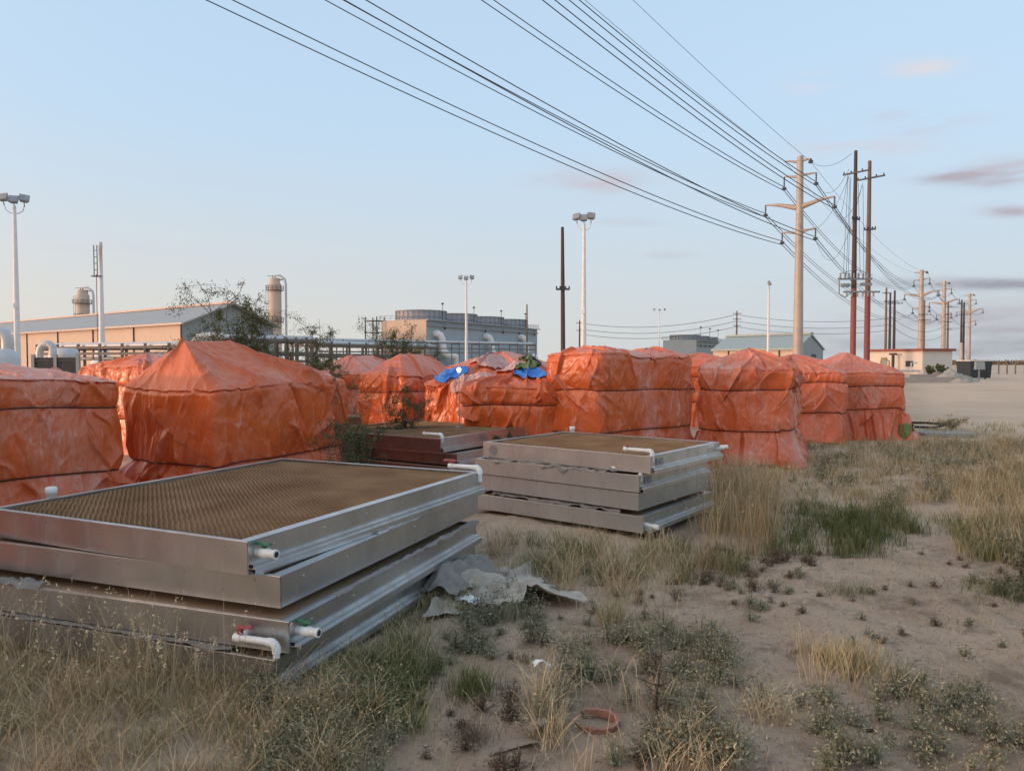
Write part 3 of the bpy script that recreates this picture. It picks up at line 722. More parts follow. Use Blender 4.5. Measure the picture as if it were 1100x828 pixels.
    Z[nw:] += (.03*fbm(S*.9+sd_, S*0, eave*1.2+0*S, 2)*np.clip(1-(Hh-eave)/.4, 0, 1))[nw:]
    X += lean[0]*Z0/eave; Y += lean[1]*Z0/eave
    Z = np.maximum(Z, .0)
    WR += wear*np.clip((fbm(X0*1.1+sd_, Y0*1.1, Z0*1.1, 3)-.1)*1.6, 0, 1)
    WR[nw:] += .45*wear + roofwear
    if band: 
        for (b0, bw, bv) in band:
            da = np.abs((S - b0*per + per/2 + .25*(Z0-.8)) % per - per/2); WR += bv*np.clip(1.4-da/bw, 0, 1)*(Z0 > .1)
    n = nw+nr; i = (np.arange(n-1)[:,None]*ns + np.arange(ns)[None,:]); i2 = (np.arange(n-1)[:,None]*ns + (np.arange(ns)[None,:]+1) % ns)
    f = np.stack([i.ravel(), i2.ravel(), (i2+ns).ravel(), (i+ns).ravel()], 1)
    v = np.stack([X.ravel(), Y.ravel(), Z.ravel()], 1)
    mesh_np('tarp', v, f, M[mt], root, smooth=True, attrs={'wear': np.clip(WR, 0, 1.5).ravel()})
    for h_c in cords:
        iz = int(round(h_c/eave*(nw-1))); rr = iz
        st = max(1, ns//160)
        pts = [Vector((X[rr,k] + nxv[k]*.012, Y[rr,k] + nyv[k]*.012, Z[rr,k])) for k in range(0, ns, st)]; pts.append(pts[0])
        b_ = MB(); b_.tube(pts, .006, 5, 0, False); b_.build('cord', M['cord'], root)
    BALES[key] = (root, v, f, n, ns, nw)
    return root

def patch(key, wp, rad, mt, name, seed=1, off=.03, crump=.03, squash=(1,1,1), parent_label=None):
    """a piece of other sheeting lying over a bale: follows its surface, own ragged outline"""
    root, v, f, n, ns, nw = BALES[key]
    bpy.context.view_layer.update()
    lp = root.matrix_world.inverted() @ Vector(wp)
    dvec = (v - np.array(lp)) / np.array(squash)
    dist = np.linalg.norm(dvec, axis=1); s = seed*7.7
    lim = rad*(1 + .30*fbm(v[:,0]*3.5+s, v[:,1]*3.5, v[:,2]*3.5, 3))
    ok = dist < lim
    fm = ok[f].all(1); ff = f[fm]
    if len(ff) == 0: print('EMPTY PATCH', key, name); return
    ids = np.unique(ff); mp = np.full(len(v), -1); mp[ids] = np.arange(len(ids)); vv = v[ids].copy()
    c = np.array([0,0,.6]); nrm = vv - c; nrm /= np.linalg.norm(nrm, axis=1)[:,None]
    nrm[:,2] += .5; nrm /= np.linalg.norm(nrm, axis=1)[:,None]
    dsp = off + crump*(np.abs(fbm(vv[:,0]*7+s, vv[:,1]*7, vv[:,2]*7, 3)))
    vv = vv + nrm*dsp[:,None]
    o = mesh_np(name, vv, mp[ff], M[mt], root, smooth=True, attrs={'wear': .3+0*vv[:,0]})
    md = o.modifiers.new('thickness', 'SOLIDIFY'); md.thickness = .012; md.offset = -1
    return o

TB = R(-26)
def corner(px, py, z): p = G(px, py, z); return (p.x, p.y)
# key, near corner (world xy from its cord height), ...
bale('A', (-4.72, 6.0), TB, 2.0, 1.75, 1.42, 1.52, (.53, 1.16), 'dark orange wrapped stack at the left edge with pale film and two black cords', seed=21, ridge=1, pk=(-.2,.2), bumps=((.2,.1,.07,.4),), roof_pow=.6, wear=.3, band=((.16,.30,.9),), roofwear=.9, res=1.05, flare=.16)
bale('B', (-3.08, 7.75), R(-26), 1.48, 2.15, 1.30, 1.84, (.50,), 'large tent shaped orange tarp stack behind the front stack', seed=34, ridge=.0, pk=(-.05,-.45), roof_pow=1.0, flare=.30, wear=.25, res=1.25, amp=1.3, cr_amp=.36, rc=.1)
bale('C', PT(196,400,12.0)[:2], R(-30), 2.9, 2.2, 1.48, 1.74, (.6,1.16), 'flat topped orange stack far left behind the tent shaped one', seed=5, res=.7, roof_pow=.7, ridge=1, wear=.2)
bale('D', PT(391,420,14.0)[:2], R(-26), 1.5, 1.9, 1.35, 1.7, (.53,1.1), 'pale pinkish covered stack far back between the tent and the shrub', mt='tarp2', seed=6, res=.7, wear=1.0)
bale('E', PT(436,440,12.3)[:2], R(-24), .95, 1.8, 1.36, 1.72, (.53,1.10), 'narrow orange peaked stack with tall weeds growing in front', seed=7, res=.8, wear=.25, pk=(0,.2))
bale('F', PT(524,446,11.3)[:2], R(-30), 1.25, 1.5, 1.22, 1.66, (.50,), 'crumpled orange stack with a blue patch and a glowing bulb on its top', seed=8, res=1.0, wear=.5, amp=1.7, pk=(.25,.3), skirt_rip=.06)
bale('G', PT(594,452,10.5)[:2], R(-16), 1.35, 1.5, 1.2, 1.64, (.50,.96), 'orange stack with blue and green sheets bursting from its torn top', seed=9, res=1.0, wear=.35, amp=1.5, pk=(.1,.4))
bale('H', PT(645,466,10.0)[:2], R(-42), .98, 2.55, 1.68, 1.80, (.60,1.19), 'tallest boxy orange stack in the middle, bright end and dusty long side', seed=10, res=1.25, ridge=1, roof_pow=.5, wear=.65, bumps=((0,.25,-.10,.3),), band=((.19,.22,.9),), amp=.85)
bale('I', PT(852,463,11.2)[:2], R(-22), 1.40, 1.75, 1.48, 1.80, (.55,1.17), 'bulging orange stack right of the tallest, its skirt flared out over the grass', mt='tarp2', seed=11, res=1.2, flare=.22, skirt_rip=.07, wear=.75, pk=(.0,.0), rc=.18, amp=1.2)
bale('J', PT(909,450,14.3)[:2], R(-14), 1.9, 2.2, 1.36, 1.66, (.62,1.19), 'shadowed orange stack half hidden between the bulging one and the last one', mt='tarp2', seed=12, res=.8, wear=.6, ridge=1)
bale('K', PT(974,440,15.0)[:2], R(-10), 1.55, 2.0, 1.33, 1.80, (.63,1.08), 'rightmost orange stack with a domed pinkish roof beside the dirt lot', mt='tarp2', seed=13, res=1.0, flare=.25, skirt_rip=.07, wear=.6, pk=(-.25,0))
bale('L', PT(800,410,17.5)[:2], R(-26), 2.4, 2.0, 1.45, 1.82, (.6,1.2), 'orange stack peeking out behind the tallest one and the bulging one', seed=14, res=.6, wear=.2, roof_pow=.7)
bale('N', PT(905,400,21)[:2], R(-20), 2.6, 2.0, 1.5, 1.83, (.6,1.2), 'distant orange stack seen over the shadowed one', seed=15, res=.5, wear=.2)
bale('O', PT(574,400,15.5)[:2], R(-26), 2.2, 1.7, 1.45, 1.83, (.6,1.2), 'dusty pink stack directly behind the one with the bulb', mt='tarp2', seed=16, res=.6, wear=1.0)
bale('P', (-5.3, 2.2), TB, 2.2, 3.2, 1.6, 1.85, (.53, 1.16), 'unseen wrapped stack added off the left edge to shade the near stacks', seed=40, res=.5)  # added out of view to block the low sun from the near stacks
patch('F', PT(487,404,11.9), .25, 'blue', 'blue_sheet', 2, .03, .035, (1.2,1.1,.8))
patch('F', PT(512,416,11.6), .26, 'tarp_dust', 'pale_flap', 3, .055, .03, (1.2,1,.9))
patch('F', PT(530,392,12.4), .40, 'tarp_dust', 'pale_cover', 4, .03, .04, (1.2,1.2,.9))
patch('G', PT(577,402,11.0), .27, 'blue', 'blue_sheet', 5, .035, .03, (1.1,1,.7))
patch('G', PT(570,385,11.5), .20, 'green', 'green_sheet', 6, .05, .05)
patch('G', PT(562,395,11.2), .16, 'green', 'green_sheet', 7, .05, .05)
patch('G', PT(585,385,11.4), .22, 'tarp_white', 'pale_sheet', 13, .06, .05)
patch('G', PT(548,392,11.4), .26, 'tarp_dust', 'pale_flap', 14, .03, .03)
patch('G', PT(573,388,11.5), .17, 'darkfill', 'gap_shade_patch', 8, .075, .03)  # near-black sheet on the surface, painted as shade inside the torn top
0 and patch('A', PT(60,395,7.3), .60, 'tarp_white', 'clear_film', 9, .012, .01, (1.0,1.0,.6))
patch('K', PT(972,464,15.0), .16, 'green', 'green_sheet', 10, .03, .02)
patch('I', PT(850,498,11.2), .10, 'green', 'green_hem', 12, .02, .02)

# glowing bulb behind the F stack on a thin post
bp = PT(493, 398, 10.7)
bl = empty('lamp_post_light', (bp.x, bp.y, 0), 0, 'small glowing lamp on a thin post in front of the left blue patch', 'lamp')
em, N_, L_, P_ = newmat('glowing bulb'); P_.inputs['Emission Color'].default_value = (1, .72, .35, 1); P_.inputs['Emission Strength'].default_value = 2.2; P_.inputs['Base Color'].default_value = (.8,.8,.7,1)
part('post', M['steel_grey'], bl, lambda b: (b.tube([(0,0,.652),(0,0,bp.z-.02)], .007, 8), b.lathe([(.05,.650),(.05,.662),(.012,.668)], 12)))
part('bulb', em, bl, lambda b: b.lathe([(.012,bp.z-.03),(.026,bp.z-.01),(.034,bp.z+.01),(.030,bp.z+.03),(.015,bp.z+.045)], 12))

# ------------------------------------------------------------------ poles and lights
def flood_pole(px, py_top, d, label, spread=.9, ang=0, base_py=None, size=1.0):
    x = PT(px, HZ, d).x; top = H(py_top, d, px)
    r = empty('light_pole', (x, d, 0), ang, label, 'light pole', 'white floodlight poles')
    hh = top - .6*size
    part('pole', M['white_paint'], r, lambda b: (b.tube([(0,0,0),(0,0,hh*.5),(0,0,hh)], [.20*size,.16*size,.10*size], 12), b.lathe([(.32*size,0),(.32*size,.06)], 12)))
    part('crossarm', M['white_paint'], r, lambda b: b.tube([(-spread/2,0,hh+.10),(-spread*.42,0,hh-.28*size),(-spread*.2,0,hh-.45*size),(0,0,hh-.5*size),(spread*.2,0,hh-.45*size),(spread*.42,0,hh-.28*size),(spread/2,0,hh+.10)], .035*size, 6))
    for k in (-1, 0, 1):
        X = Matrix.Translation((k*spread/2, -.05, hh + .35*size + (.1 if k else 0))) @ Matrix.Rotation(R(18*k), 4, 'Z') @ Matrix.Rotation(R(-30), 4, 'X') @ Matrix.Rotation(R(8*k), 4, 'Y')
        b = MB(); b.add([(-.28,-.14,-.26),(.28,-.14,-.26),(.28,-.14,.26),(-.28,-.14,.26),(-.17,.16,-.15),(.17,.16,-.15),(.17,.16,.15),(-.17,.16,.15)],
                  [(0,1,5,4),(1,2,6,5),(2,3,7,6),(3,0,4,7),(4,5,6,7),(3,2,1,0)], 0, False, X @ Matrix.Scale(size, 4))
        b.tube([X @ Vector((0,0,-.2*size)), (k*spread/2, 0, hh+.0)], .03*size, 6)
        o = b.build('floodlight', M['steel_grey'], r)
        part('lens', M['lamp_glass'], o, lambda c: c.box((0,-.15,0), (.48,.02,.44), 0, X @ Matrix.Scale(size, 4)))
    part('junction_box', M['white_paint'], r, lambda b: b.box((0,-.2*size,hh*.45), (.2*size,.12*size,.3*size)))
flood_pole(19, 211, 47, 'tall white floodlight pole at the far left in front of the long building', 1.1, R(20))
flood_pole(501, 297, 92, 'white floodlight pole in front of the cooling tower block', 1.35)
flood_pole(627, 231, 53, 'tall white floodlight pole beside the bare dark wood pole', 1.0, R(-15))
flood_pole(825, 303, 100, 'white floodlight pole left of the big tan transmission pole', 1.0, R(70))
flood_pole(708, 332, 160, 'small distant floodlight pole above the far cooling tower', 2.2, 0, size=.8)

def ladder(b, x, y, z0, z1, w=.4, step=.6):
    b.box((x-w/2, y, (z0+z1)/2), (.06,.06,z1-z0)); b.box((x+w/2, y, (z0+z1)/2), (.06,.06,z1-z0))
    z = z0
    while z < z1: b.box((x, y, z), (w,.04,.05)); z += step
# vent stack with cone base
d = 70; x = PT(110, HZ, d).x; t = H(260, d)
r = empty('vent_stack', (x, d, 0), 0, 'slim white vent stack with a cone base in front of the long building', 'stack')
part('stack_pipe', M['white_paint'], r, lambda b: b.lathe([(.28,2.6),(.22,6),(.18,t-3),(.15,t-.6),(.18,t-.6),(.18,t)], 14))
part('cone_base', M['white_paint'], r, lambda b: b.lathe([(1.1,0),(1.0,1.5),(.75,1.8),(.36,3.4)], 16))
part('ladder', M['steel_dark'], r, lambda b: (ladder(b, -.42, -.1, t-3.2, t-.3, .3), b.tube([(-.42,0,2.2),(-.42,0,t-3)], .03, 6), b.box((-.3,-.1,t-3.2), (.9,.5,.08))))

def column(px, py_top, d, rad, label, mt, plats=((.86,1.5),(.45,1.35))):
    x = PT(px, HZ, d).x; t = H(py_top, d)
    r = empty('process_column', (x, d, 0), 0, label, 'process tower', 'process columns of the plant')
    part('vessel', mt, r, lambda b: b.lathe([(rad*1.25,0),(rad*1.25,t*.1),(rad,t*.12),(rad,t*.60),(rad*1.04,t*.61),(rad*1.04,t*.63),(rad,t*.64),(rad,t*.90),(rad*.8,t*.92),(rad*.78,t*.97)], 20))
    for k, w in plats:
        def pf(b, k=k, w=w):
            n = 12
            b.lathe([(rad*w,t*k-.1),(rad*w,t*k)], n)
            for j in range(n):
                a = 2*math.pi*j/n; b.box((rad*w*math.cos(a), rad*w*math.sin(a), t*k+.55), (.1,.1,1.1))
            for z in (.55, 1.1): b.tube([(rad*w*math.cos(2*math.pi*j/n), rad*w*math.sin(2*math.pi*j/n), t*k+z) for j in range(n+1)], .05, 4, 0, False)
        part('platform', M['steel_dark'], r, pf)
    part('overhead_pipe', M['gal'], r, lambda b: b.tube([(0,0,t*.93),(0,0,t),(rad*.8,0,t*1.0),(rad*1.6,0,t*.96),(rad*1.75,0,t*.9),(rad*1.75,0,0)], rad*.18, 8))
    part('ladder', M['steel_dark'], r, lambda b: ladder(b, -rad*1.15, -rad*.3, t*.3, t*.9, .6, .8))
    part('top_rail', M['steel_dark'], r, lambda b: (b.box((-rad*.3,0,t*.96), (.15,.15,t*.08)), b.box((rad*.5,0,t*.955), (rad*1.6,.2,.25)), b.box((-rad*.1,0,t*.995), (rad*2.1,.15,.12))))
column(296, 296, 200, 1.7, 'tall lit process column behind the mesquite bush', M['beige_and_sun'], ((.84,1.35),(.50,1.35)))
column(90, 309, 240, 2.0, 'squat banded process column rising behind the long building roof', M['beige_and_sun'], ((.80,1.45),(.62,1.2)))

def wood_pole(px, py_top, d, label, mt='pole_wood', r0=.17, red=0, arm=None, group=None, lean=0, armlen=2.4, name='wooden_pole', cat='pole', extra=None):
    x = PT(px, HZ, d).x; t = H(py_top, d)
    r = empty(name, (x, d, 0), 0, label, cat, group); r.rotation_euler.y = lean
    part('shaft', M[mt], r, lambda b: b.tube([(0,0,max(0,red) - .02 if red else 0),(0,0,t*.6),(0,0,t)], [r0,r0*.85,r0*.62], 10))
    if red: part('painted_base', M['pole_red'], r, lambda b: b.tube([(0,0,0),(0,0,red)], [r0*1.12,r0*1.04], 10))
    for (z, ln, an) in (arm or ()):
        def af(b):
            X = Matrix.Translation((0, -r0, z)) @ Matrix.Rotation(an, 4, 'Z')
            b.box((0,0,0), (ln,.12,.14), 0, X)
            for k in (-.46,-.2,.2,.46): b.lathe([(.05,.07),(.07,.1),(.05,.16),(.07,.2),(.03,.26)], 8, 0, X @ Matrix.Translation((k*ln,0,0)))
        part('crossarm', M['steel_dark'], r, af)
    return r, x, t
wood_pole(605, 244, 60, 'bare dark wood pole with one short crossbar near centre', r0=.20, arm=((H(311,60),1.1,0),), lean=R(-.4))
r, XA, TA = wood_pole(916, 162, 70, 'left of two tall dark poles with faded red base, carrying a switch cluster', r0=.24, red=H(310,70), arm=((H(186,70),2.6,R(-50)),(H(236,70),.9,R(20))), group='red based wood poles')
# switchgear cluster on the pair of poles
xb = PT(931, HZ, 71).x - XA
def sw(b):
    z = H(300, 70)
    b.box((0.0,-.2,z), (3.2,.14,.16)); b.box((.6,-.3,z-1.2), (3.4,.14,.16)); b.box((-.9,-.3,z-.6), (.7,.5,.3)); b.box((1.0,-.3,z-.5), (.9,.5,.25))
    b.tube([(-1.5,-.3,z+.2),(-1.5,-.3,z-1.4),(-.9,-.3,z-1.7),(-.2,-.3,z-1.1)], .05, 6)
    for k in range(7): b.lathe([(.07,0),(.11,.1),(.07,.16),(.11,.26),(.07,.32),(.11,.4),(.05,.5)], 8, 0, Matrix.Translation((-1.4+k*.42,-.3,z+.05)))
    for k in range(6): b.lathe([(.07,0),(.10,-.1),(.06,-.2),(.10,-.3),(.05,-.42)], 8, 0, Matrix.Translation((-.8+k*.5,-.3,z-1.25)))
    b.tube([(-1.3,-.3,z+.5),(0,-.3,z+.9),(1.6,-.3,z+.35)], .03, 5)
part('switch_cluster', M['steel_grey'], r, sw)
wood_pole(931, 173, 71, 'right of two tall poles, brown wood with faded red base', 'pole_wood2', .25, H(314,71), ((H(192,71),2.6,R(-50)),(H(247,71),1.0,R(-30))), 'red based wood poles')
far = 'distant utility poles'
wood_pole(951, 309, 170, 'left of three thin poles behind the cream hut', 'pole_wood2', .30, group=far, arm=((H(315,170),2,0),))
wood_pole(955.3, 315, 170, 'middle of three thin poles behind the cream hut', r0=.30, group=far, arm=((H(324,170),3,0),))
wood_pole(960, 312, 170, 'right of three thin poles behind the cream hut', r0=.32, group=far, arm=((H(326,170),3.4,0),))
wood_pole(992, 322, 190, 'thin pole right against the first distant tan pole', 'pole_wood2', .3, group=far, arm=((H(338,190),3,0),(H(344,190),3,0)))
wood_pole(1017.5, 324, 230, 'thin pole just right of the second distant tan pole', 'pole_wood2', .34, group=far, arm=tuple((H(y_,230),2.2,0) for y_ in (330,338,346,354)))
wood_pole(1032, 322, 200, 'left of two close thin poles near the dark container', r0=.3, group=far, arm=((H(326,200),3,0),))
wood_pole(1034.6, 325, 200, 'right of two close thin poles near the dark container', r0=.3, group=far, arm=((H(338,200),3,0),))
wood_pole(1032.5, 368, 120, 'short stout tan post at the foot of the twin thin poles', 'pole_steel', .3, group=None, name='post', cat='post')
wood_pole(791, 334, 220, 'far distribution pole over the green roofed shed', 'pole_wood2', .3, group=far, arm=((H(337,220),2.4,0),(H(343,220),2.4,0),(H(350,220),2.2,0)))
wood_pole(622.5, 344, 240, 'far distribution pole beside the tall floodlight pole', 'pole_wood2', .32, group=far, arm=((H(347,240),2.2,0),(H(355,240),2.2,0)))
wood_pole(566, 327, 200, 'far antenna pole above the right end of the cooling tower block', 'pole_wood2', .3, group=far)

# transmission line -------------------------------------------------------------
def t_pole(px, d, spec, top_py, label, r0, r1, scale=1.0):
    """spec: list of (side, attach_py, tip_px, tip_py, ins_py)"""
    x = PT(px, HZ, d).x; t = H(top_py, d)
    r = empty('transmission_pole', (x, d, 0), 0, label, 'transmission pole', 'tan steel transmission poles')
    part('shaft', M['pole_steel'], r, lambda b: b.tube([(0,0,0),(0,0,t*.5),(0,0,t)], [r0,(r0+r1)/2,r1], 16))
    ends = []
    for (ax, ay, tx, ty, iy) in spec:
        dr = (r1 + (r0-r1)*(1-H(ay,d)/t))
        sx = 1 if tx > px else -1
        # arm is perpendicular to the line
        h_ = PERP_SOLVE(x, d, tx)
        A0 = Vector((PERP.x*dr*sx*.8, PERP.y*dr*sx*.8, H(ay, d))); 
        tipx, tipy = x + PERP.x*h_, d + PERP.y*h_
        A1 = Vector((tipx-x, tipy-d, H(ty, tipy)))
        mid = A0.lerp(A1, .55) + Vector((0,0,(A1.z-A0.z)*.18))
        part('arm', M['pole_steel'], r, lambda b: b.tube([A0, mid, A1], [.24*scale if abs(h_)>3 else .12*scale, .15*scale if abs(h_)>3 else .09*scale, .06*scale], 8))
        if iy is not None:
            zi = H(iy, tipy)
            def insf(b):
                b.tube([A1, (A1.x, A1.y, zi)], .05*scale, 6)
                n = 6
                for k in range(n): b.lathe([(.04*scale,-.03),(.11*scale,0),(.04*scale,.05)], 8, 0, Matrix.Translation((A1.x, A1.y, zi + (A1.z-zi)*(k+.3)/n)))
                b.box((A1.x, A1.y, zi), (.3*scale,.3*scale,.2*scale))
            part('insulator', M['insulator'], r, insf)
            ends.append(Vector((tipx, tipy, zi)))
        else: ends.append(Vector((tipx, tipy, A1.z)))
    return ends
P1 = Vector((PT(857, HZ, 90).x, 90, 0)); P0 = Vector((-57.2, -46.6, 0)); ld = (P1-P0).normalized(); PERP = Vector((ld.y, -ld.x, 0))
def PERP_SOLVE(x, d, tx):
    m_ = (tx-550)/F * 1.0
    return (m_*d - x)/(PERP.x - m_*PERP.y)
spec1 = [(857,174,840,173.5,None),(857,173,868,170.5,174),(857,190,840,190,203),(857,188.5,874,185.5,197.5),(857,223,820.5,220.5,231.5),(857,222,894,211,222.5),(857,250,838.5,250,261),(857,249,874,245,256.5)]
e1 = t_pole(857, 90, spec1, 168, 'nearest tan steel transmission pole with four pairs of arms', .62, .36, 1.4)
def spec_far(px, k, y0):   # shrink the same head
    return [(px, y0+(a[1]-168)*k, px+(a[2]-857)*k, y0+(a[3]-168)*k, None if a[4] is None else y0+(a[4]-168)*k) for a in spec1]
k2 = .42
e2 = t_pole(988.5, 205, spec_far(988.5, .50, 290), 290, 'second tan transmission pole right behind the cream hut', .8, .5, 1.8)
e3 = t_pole(1013, 245, spec_far(1013, .44, 302), 302, 'third tan transmission pole left of the twin thin poles', .8, .5, 1.8)
e4 = t_pole(1040.5, 280, spec_far(1040.5, .38, 315), 315, 'fourth and farthest tan transmission pole', .7, .45, 1.8)
wn = ['skyward ground wire on the left short arm','ground wire on the right short arm','upper left arm','upper right arm','long left arm','long right arm','lowest left arm','lowest right arm']
def span(A, B, s, n=26): return [A.lerp(B, t/(n-1)) - Vector((0,0,4*s*(t/(n-1))*(1-t/(n-1)))) for t in range(n)]
for i in range(8):
    subs = [(0,0)] if i < 2 else [(-.0,.22),(0,-.22)]
    for j, (o0, oz) in enumerate(subs):
        dz = Vector((0,0,oz)); pts = []
        back = e1[i] - ld*(P1-P0).length + Vector((0,0,4.4))
        rad = .022 if i < 2 else .045
        pp = span(back+dz, e1[i]+dz, 3.7 if i > 1 else 2.6, 60) + span(e1[i]+dz, e2[i]+dz, 4.6 if i > 1 else 2.5)[1:] + span(e2[i]+dz, e3[i]+dz, 2)[1:] + span(e3[i]+dz, e4[i]+dz, 2)[1:]
        n0 = len(pp)
        radl = [rad*(.45 if k < 30 else .45 + .55*min(1, (k-30)/25)) * (1 if k < 62 else .8) for k in range(n0)]
        b = MB(); b.tube(pp, radl, 5, 0, False)
        o = b.build('power_cable', M['cable'])
        lb = ('thin ' + wn[i] + ' of the tan poles') if i < 2 else ('%s cable of the pair hung from the %s' % ('upper' if j == 0 else 'lower', wn[i]))
        tag(o, lb, 'cable', 'transmission line cables')
# slack jumpers to the wooden pair
def cable(a, b_, s, rad, label, group):
    m_ = MB(); m_.tube(span(Vector(a), Vector(b_), s, 20), rad, 5, 0, False); o = m_.build('power_cable', M['cable']); return tag(o, label, 'cable', group)
gj = 'slack cables between the tan pole and the dark poles'
cable(e1[1], PT(915,165,70), .8, .02, 'slack cable from the tan pole tip to the top of the left dark pole', gj)
cable(e1[3], PT(912,182,70), 1.6, .018, 'slack cable from the upper right arm to the left dark pole crossarm', gj)
cable(e1[5], PT(911,187,70), 2.4, .018, 'slack cable from the long right arm sweeping up to the left dark pole', gj)
cable(e1[5]-Vector((0,0,.2)), PT(927,197,71), 2.0, .018, 'slack cable from the long right arm to the right dark pole crossarm', gj)
cable(e1[7], PT(926,199,71), 4.5, .018, 'deep sagging cable from the lowest right arm to the right dark pole', gj)
cable(PT(857,240,90), PT(913,188,70), 2.5, .018, 'slack cable from the tan pole shaft to the left dark pole', gj)
gd = 'thin drop leads on the dark poles'
for k, (xa, ya, xb_, yb_, lb) in enumerate(((911,190,906,293,'leftmost thin drop lead beside the left dark pole'),(913,192,909,296,'second thin drop lead beside the left dark pole'),(914,190,911,300,'thin drop lead hugging the left dark pole'),(922,196,924,296,'thin drop lead between the two dark poles'),(927,200,928,298,'thin drop lead hugging the right dark pole'))):
    cable(PT(xa,ya,69.4), PT(xb_,yb_,69.4), .0, .02, lb, gd)
gf = 'far distribution wires'
for k, dy in enumerate((0, 7, 13)):
    cable(PT(622.5,347+dy*.9,240), PT(791,338+dy,220), 2.4, .07, ['top','middle','lowest'][k]+' far wire between the two distribution poles', gf)
    cable(PT(791,338+dy,220), PT(955,342+dy,215), 1.5, .06, ['top','middle','lowest'][k]+' far wire running right from the shed distribution pole', gf)
    cable(PT(955,328+dy*1.5,170), PT(1017,338+dy*1.5,225), 3.0, .05, ['top','middle','lowest'][k]+' far wire between the three thin poles and the thin pole beyond', gf)

# ------------------------------------------------------------------ buildings
def gable_bldg(name, label, A, B, C_, eave, ridge_h, wall, gable, roof, trim, nb, door=False, extra=None):
    """A-B front wall line (B = near right corner), B-C_ gable end"""
    A, B, C_ = Vector(A), Vector(B), Vector(C_)
    r = empty(name, (B.x, B.y, 0), 0, label, 'building')
    u = A - B; w = C_ - B
    def P(a, b, z): q = u*a + w*b; return (q.x, q.y, z)
    part('front_wall', wall, r, lambda b: b.poly([P(0,0,0),P(1,0,0),P(1,0,eave),P(0,0,eave)]))
    part('gable_wall', gable, r, lambda b: b.poly([P(0,1,0),P(0,0,0),P(0,0,eave),P(0,.5,ridge_h),P(0,1,eave)]))
    part('back_wall', wall, r, lambda b: (b.poly([P(1,1,0),P(0,1,0),P(0,1,eave),P(1,1,eave)]), b.poly([P(1,0,0),P(1,1,0),P(1,1,eave),P(1,.5,ridge_h),P(1,0,eave)])))
    o = .012
    def rf(b):
        e = -.02; z0 = eave - .05
        for s_, f0 in ((0, 1), (1, -1)):
            q0 = -.03 if s_ == 0 else 1.03
            b.add([P(-o,q0,z0),P(1+o,q0,z0),P(1+o,.5,ridge_h+.15),P(-o,.5,ridge_h+.15),P(-o,q0,z0+.25),P(1+o,q0,z0+.25),P(1+o,.5,ridge_h+.4),P(-o,.5,ridge_h+.4)],
                  [(0,1,2,3),(4,5,6,7),(0,1,5,4),(1,2,6,5),(2,3,7,6),(3,0,4,7)])
    part('roof', roof, r, rf)
    rd = u.normalized(); wd = w.normalized()
    ang = math.atan2(u.y, u.x)
    def tr_(b):
        c = u*.5 - wd*.9*0 + Vector((0,0,0))
        q = u*.5 + w*(-.035); b.box((q.x, q.y, eave+.05), (u.length*1.02,.3,.35), rz=ang)
        q = u*.5 + w*.5; b.box((q.x, q.y, ridge_h+.5), (u.length*1.02,.9,.35), rz=ang)
    part('eave_trim', trim, r, tr_)
    for k in range(nb):
        q = u*((k+.0)/nb) - wd*.12
        part('downpipe', M['steel_dark'], r, lambda b: b.box((q.x, q.y, eave/2), (.16,.2,eave), rz=ang))
    return r, P, u, w
B_ = PT(195,348,127); A_ = PT(-60,361.8,195)
A_ = Vector((B_.x + (PT(0,359.6,180).x - B_.x)*1.6, B_.y + (180-B_.y)*1.6, 0)); B_ = Vector((B_.x, B_.y, 0))
uu = (A_-B_).normalized(); C_ = B_ + Vector((-uu.y, uu.x, 0))*-1*17
if C_.y < B_.y: C_ = B_ + Vector((-uu.y, uu.x, 0))*17
C_ = Vector((PT(294,HZ,142).x, 142, 0))
rb, Pb, ub, wb = gable_bldg('long_metal_building', 'long beige metal building with its gable end painted in grey shade at the far left', A_, B_, C_, H(348,127), H(328,134.5), M['beige_and_sun'], M['grey_and_shade'], M['roof_grey'], M['roof_trim'], 8)
# green roofed shed
B_ = Vector((PT(857,HZ,125).x, 125, 0)); A_ = Vector((PT(766,HZ,140).x, 140, 0)); C_ = Vector((PT(884,HZ,135).x, 135, 0))
rs, Ps, us, ws = gable_bldg('metal_shed', 'beige metal shed with a pale green roof left of the twin dark poles', A_, B_, C_, H(375,125), H(361,130), M['beige_and_sun'], M['grey_and_shade'], M['roof_green'], M['roof_green'], 5)
q = ws*.6 + Vector((ws.y, -ws.x, 0)).normalized()*.1
part('door', M['steel_dark'], rs, lambda b: b.box((q.x, q.y, 1.4), (2.0,.1,2.8), rz=math.atan2(ws.y, ws.x)))

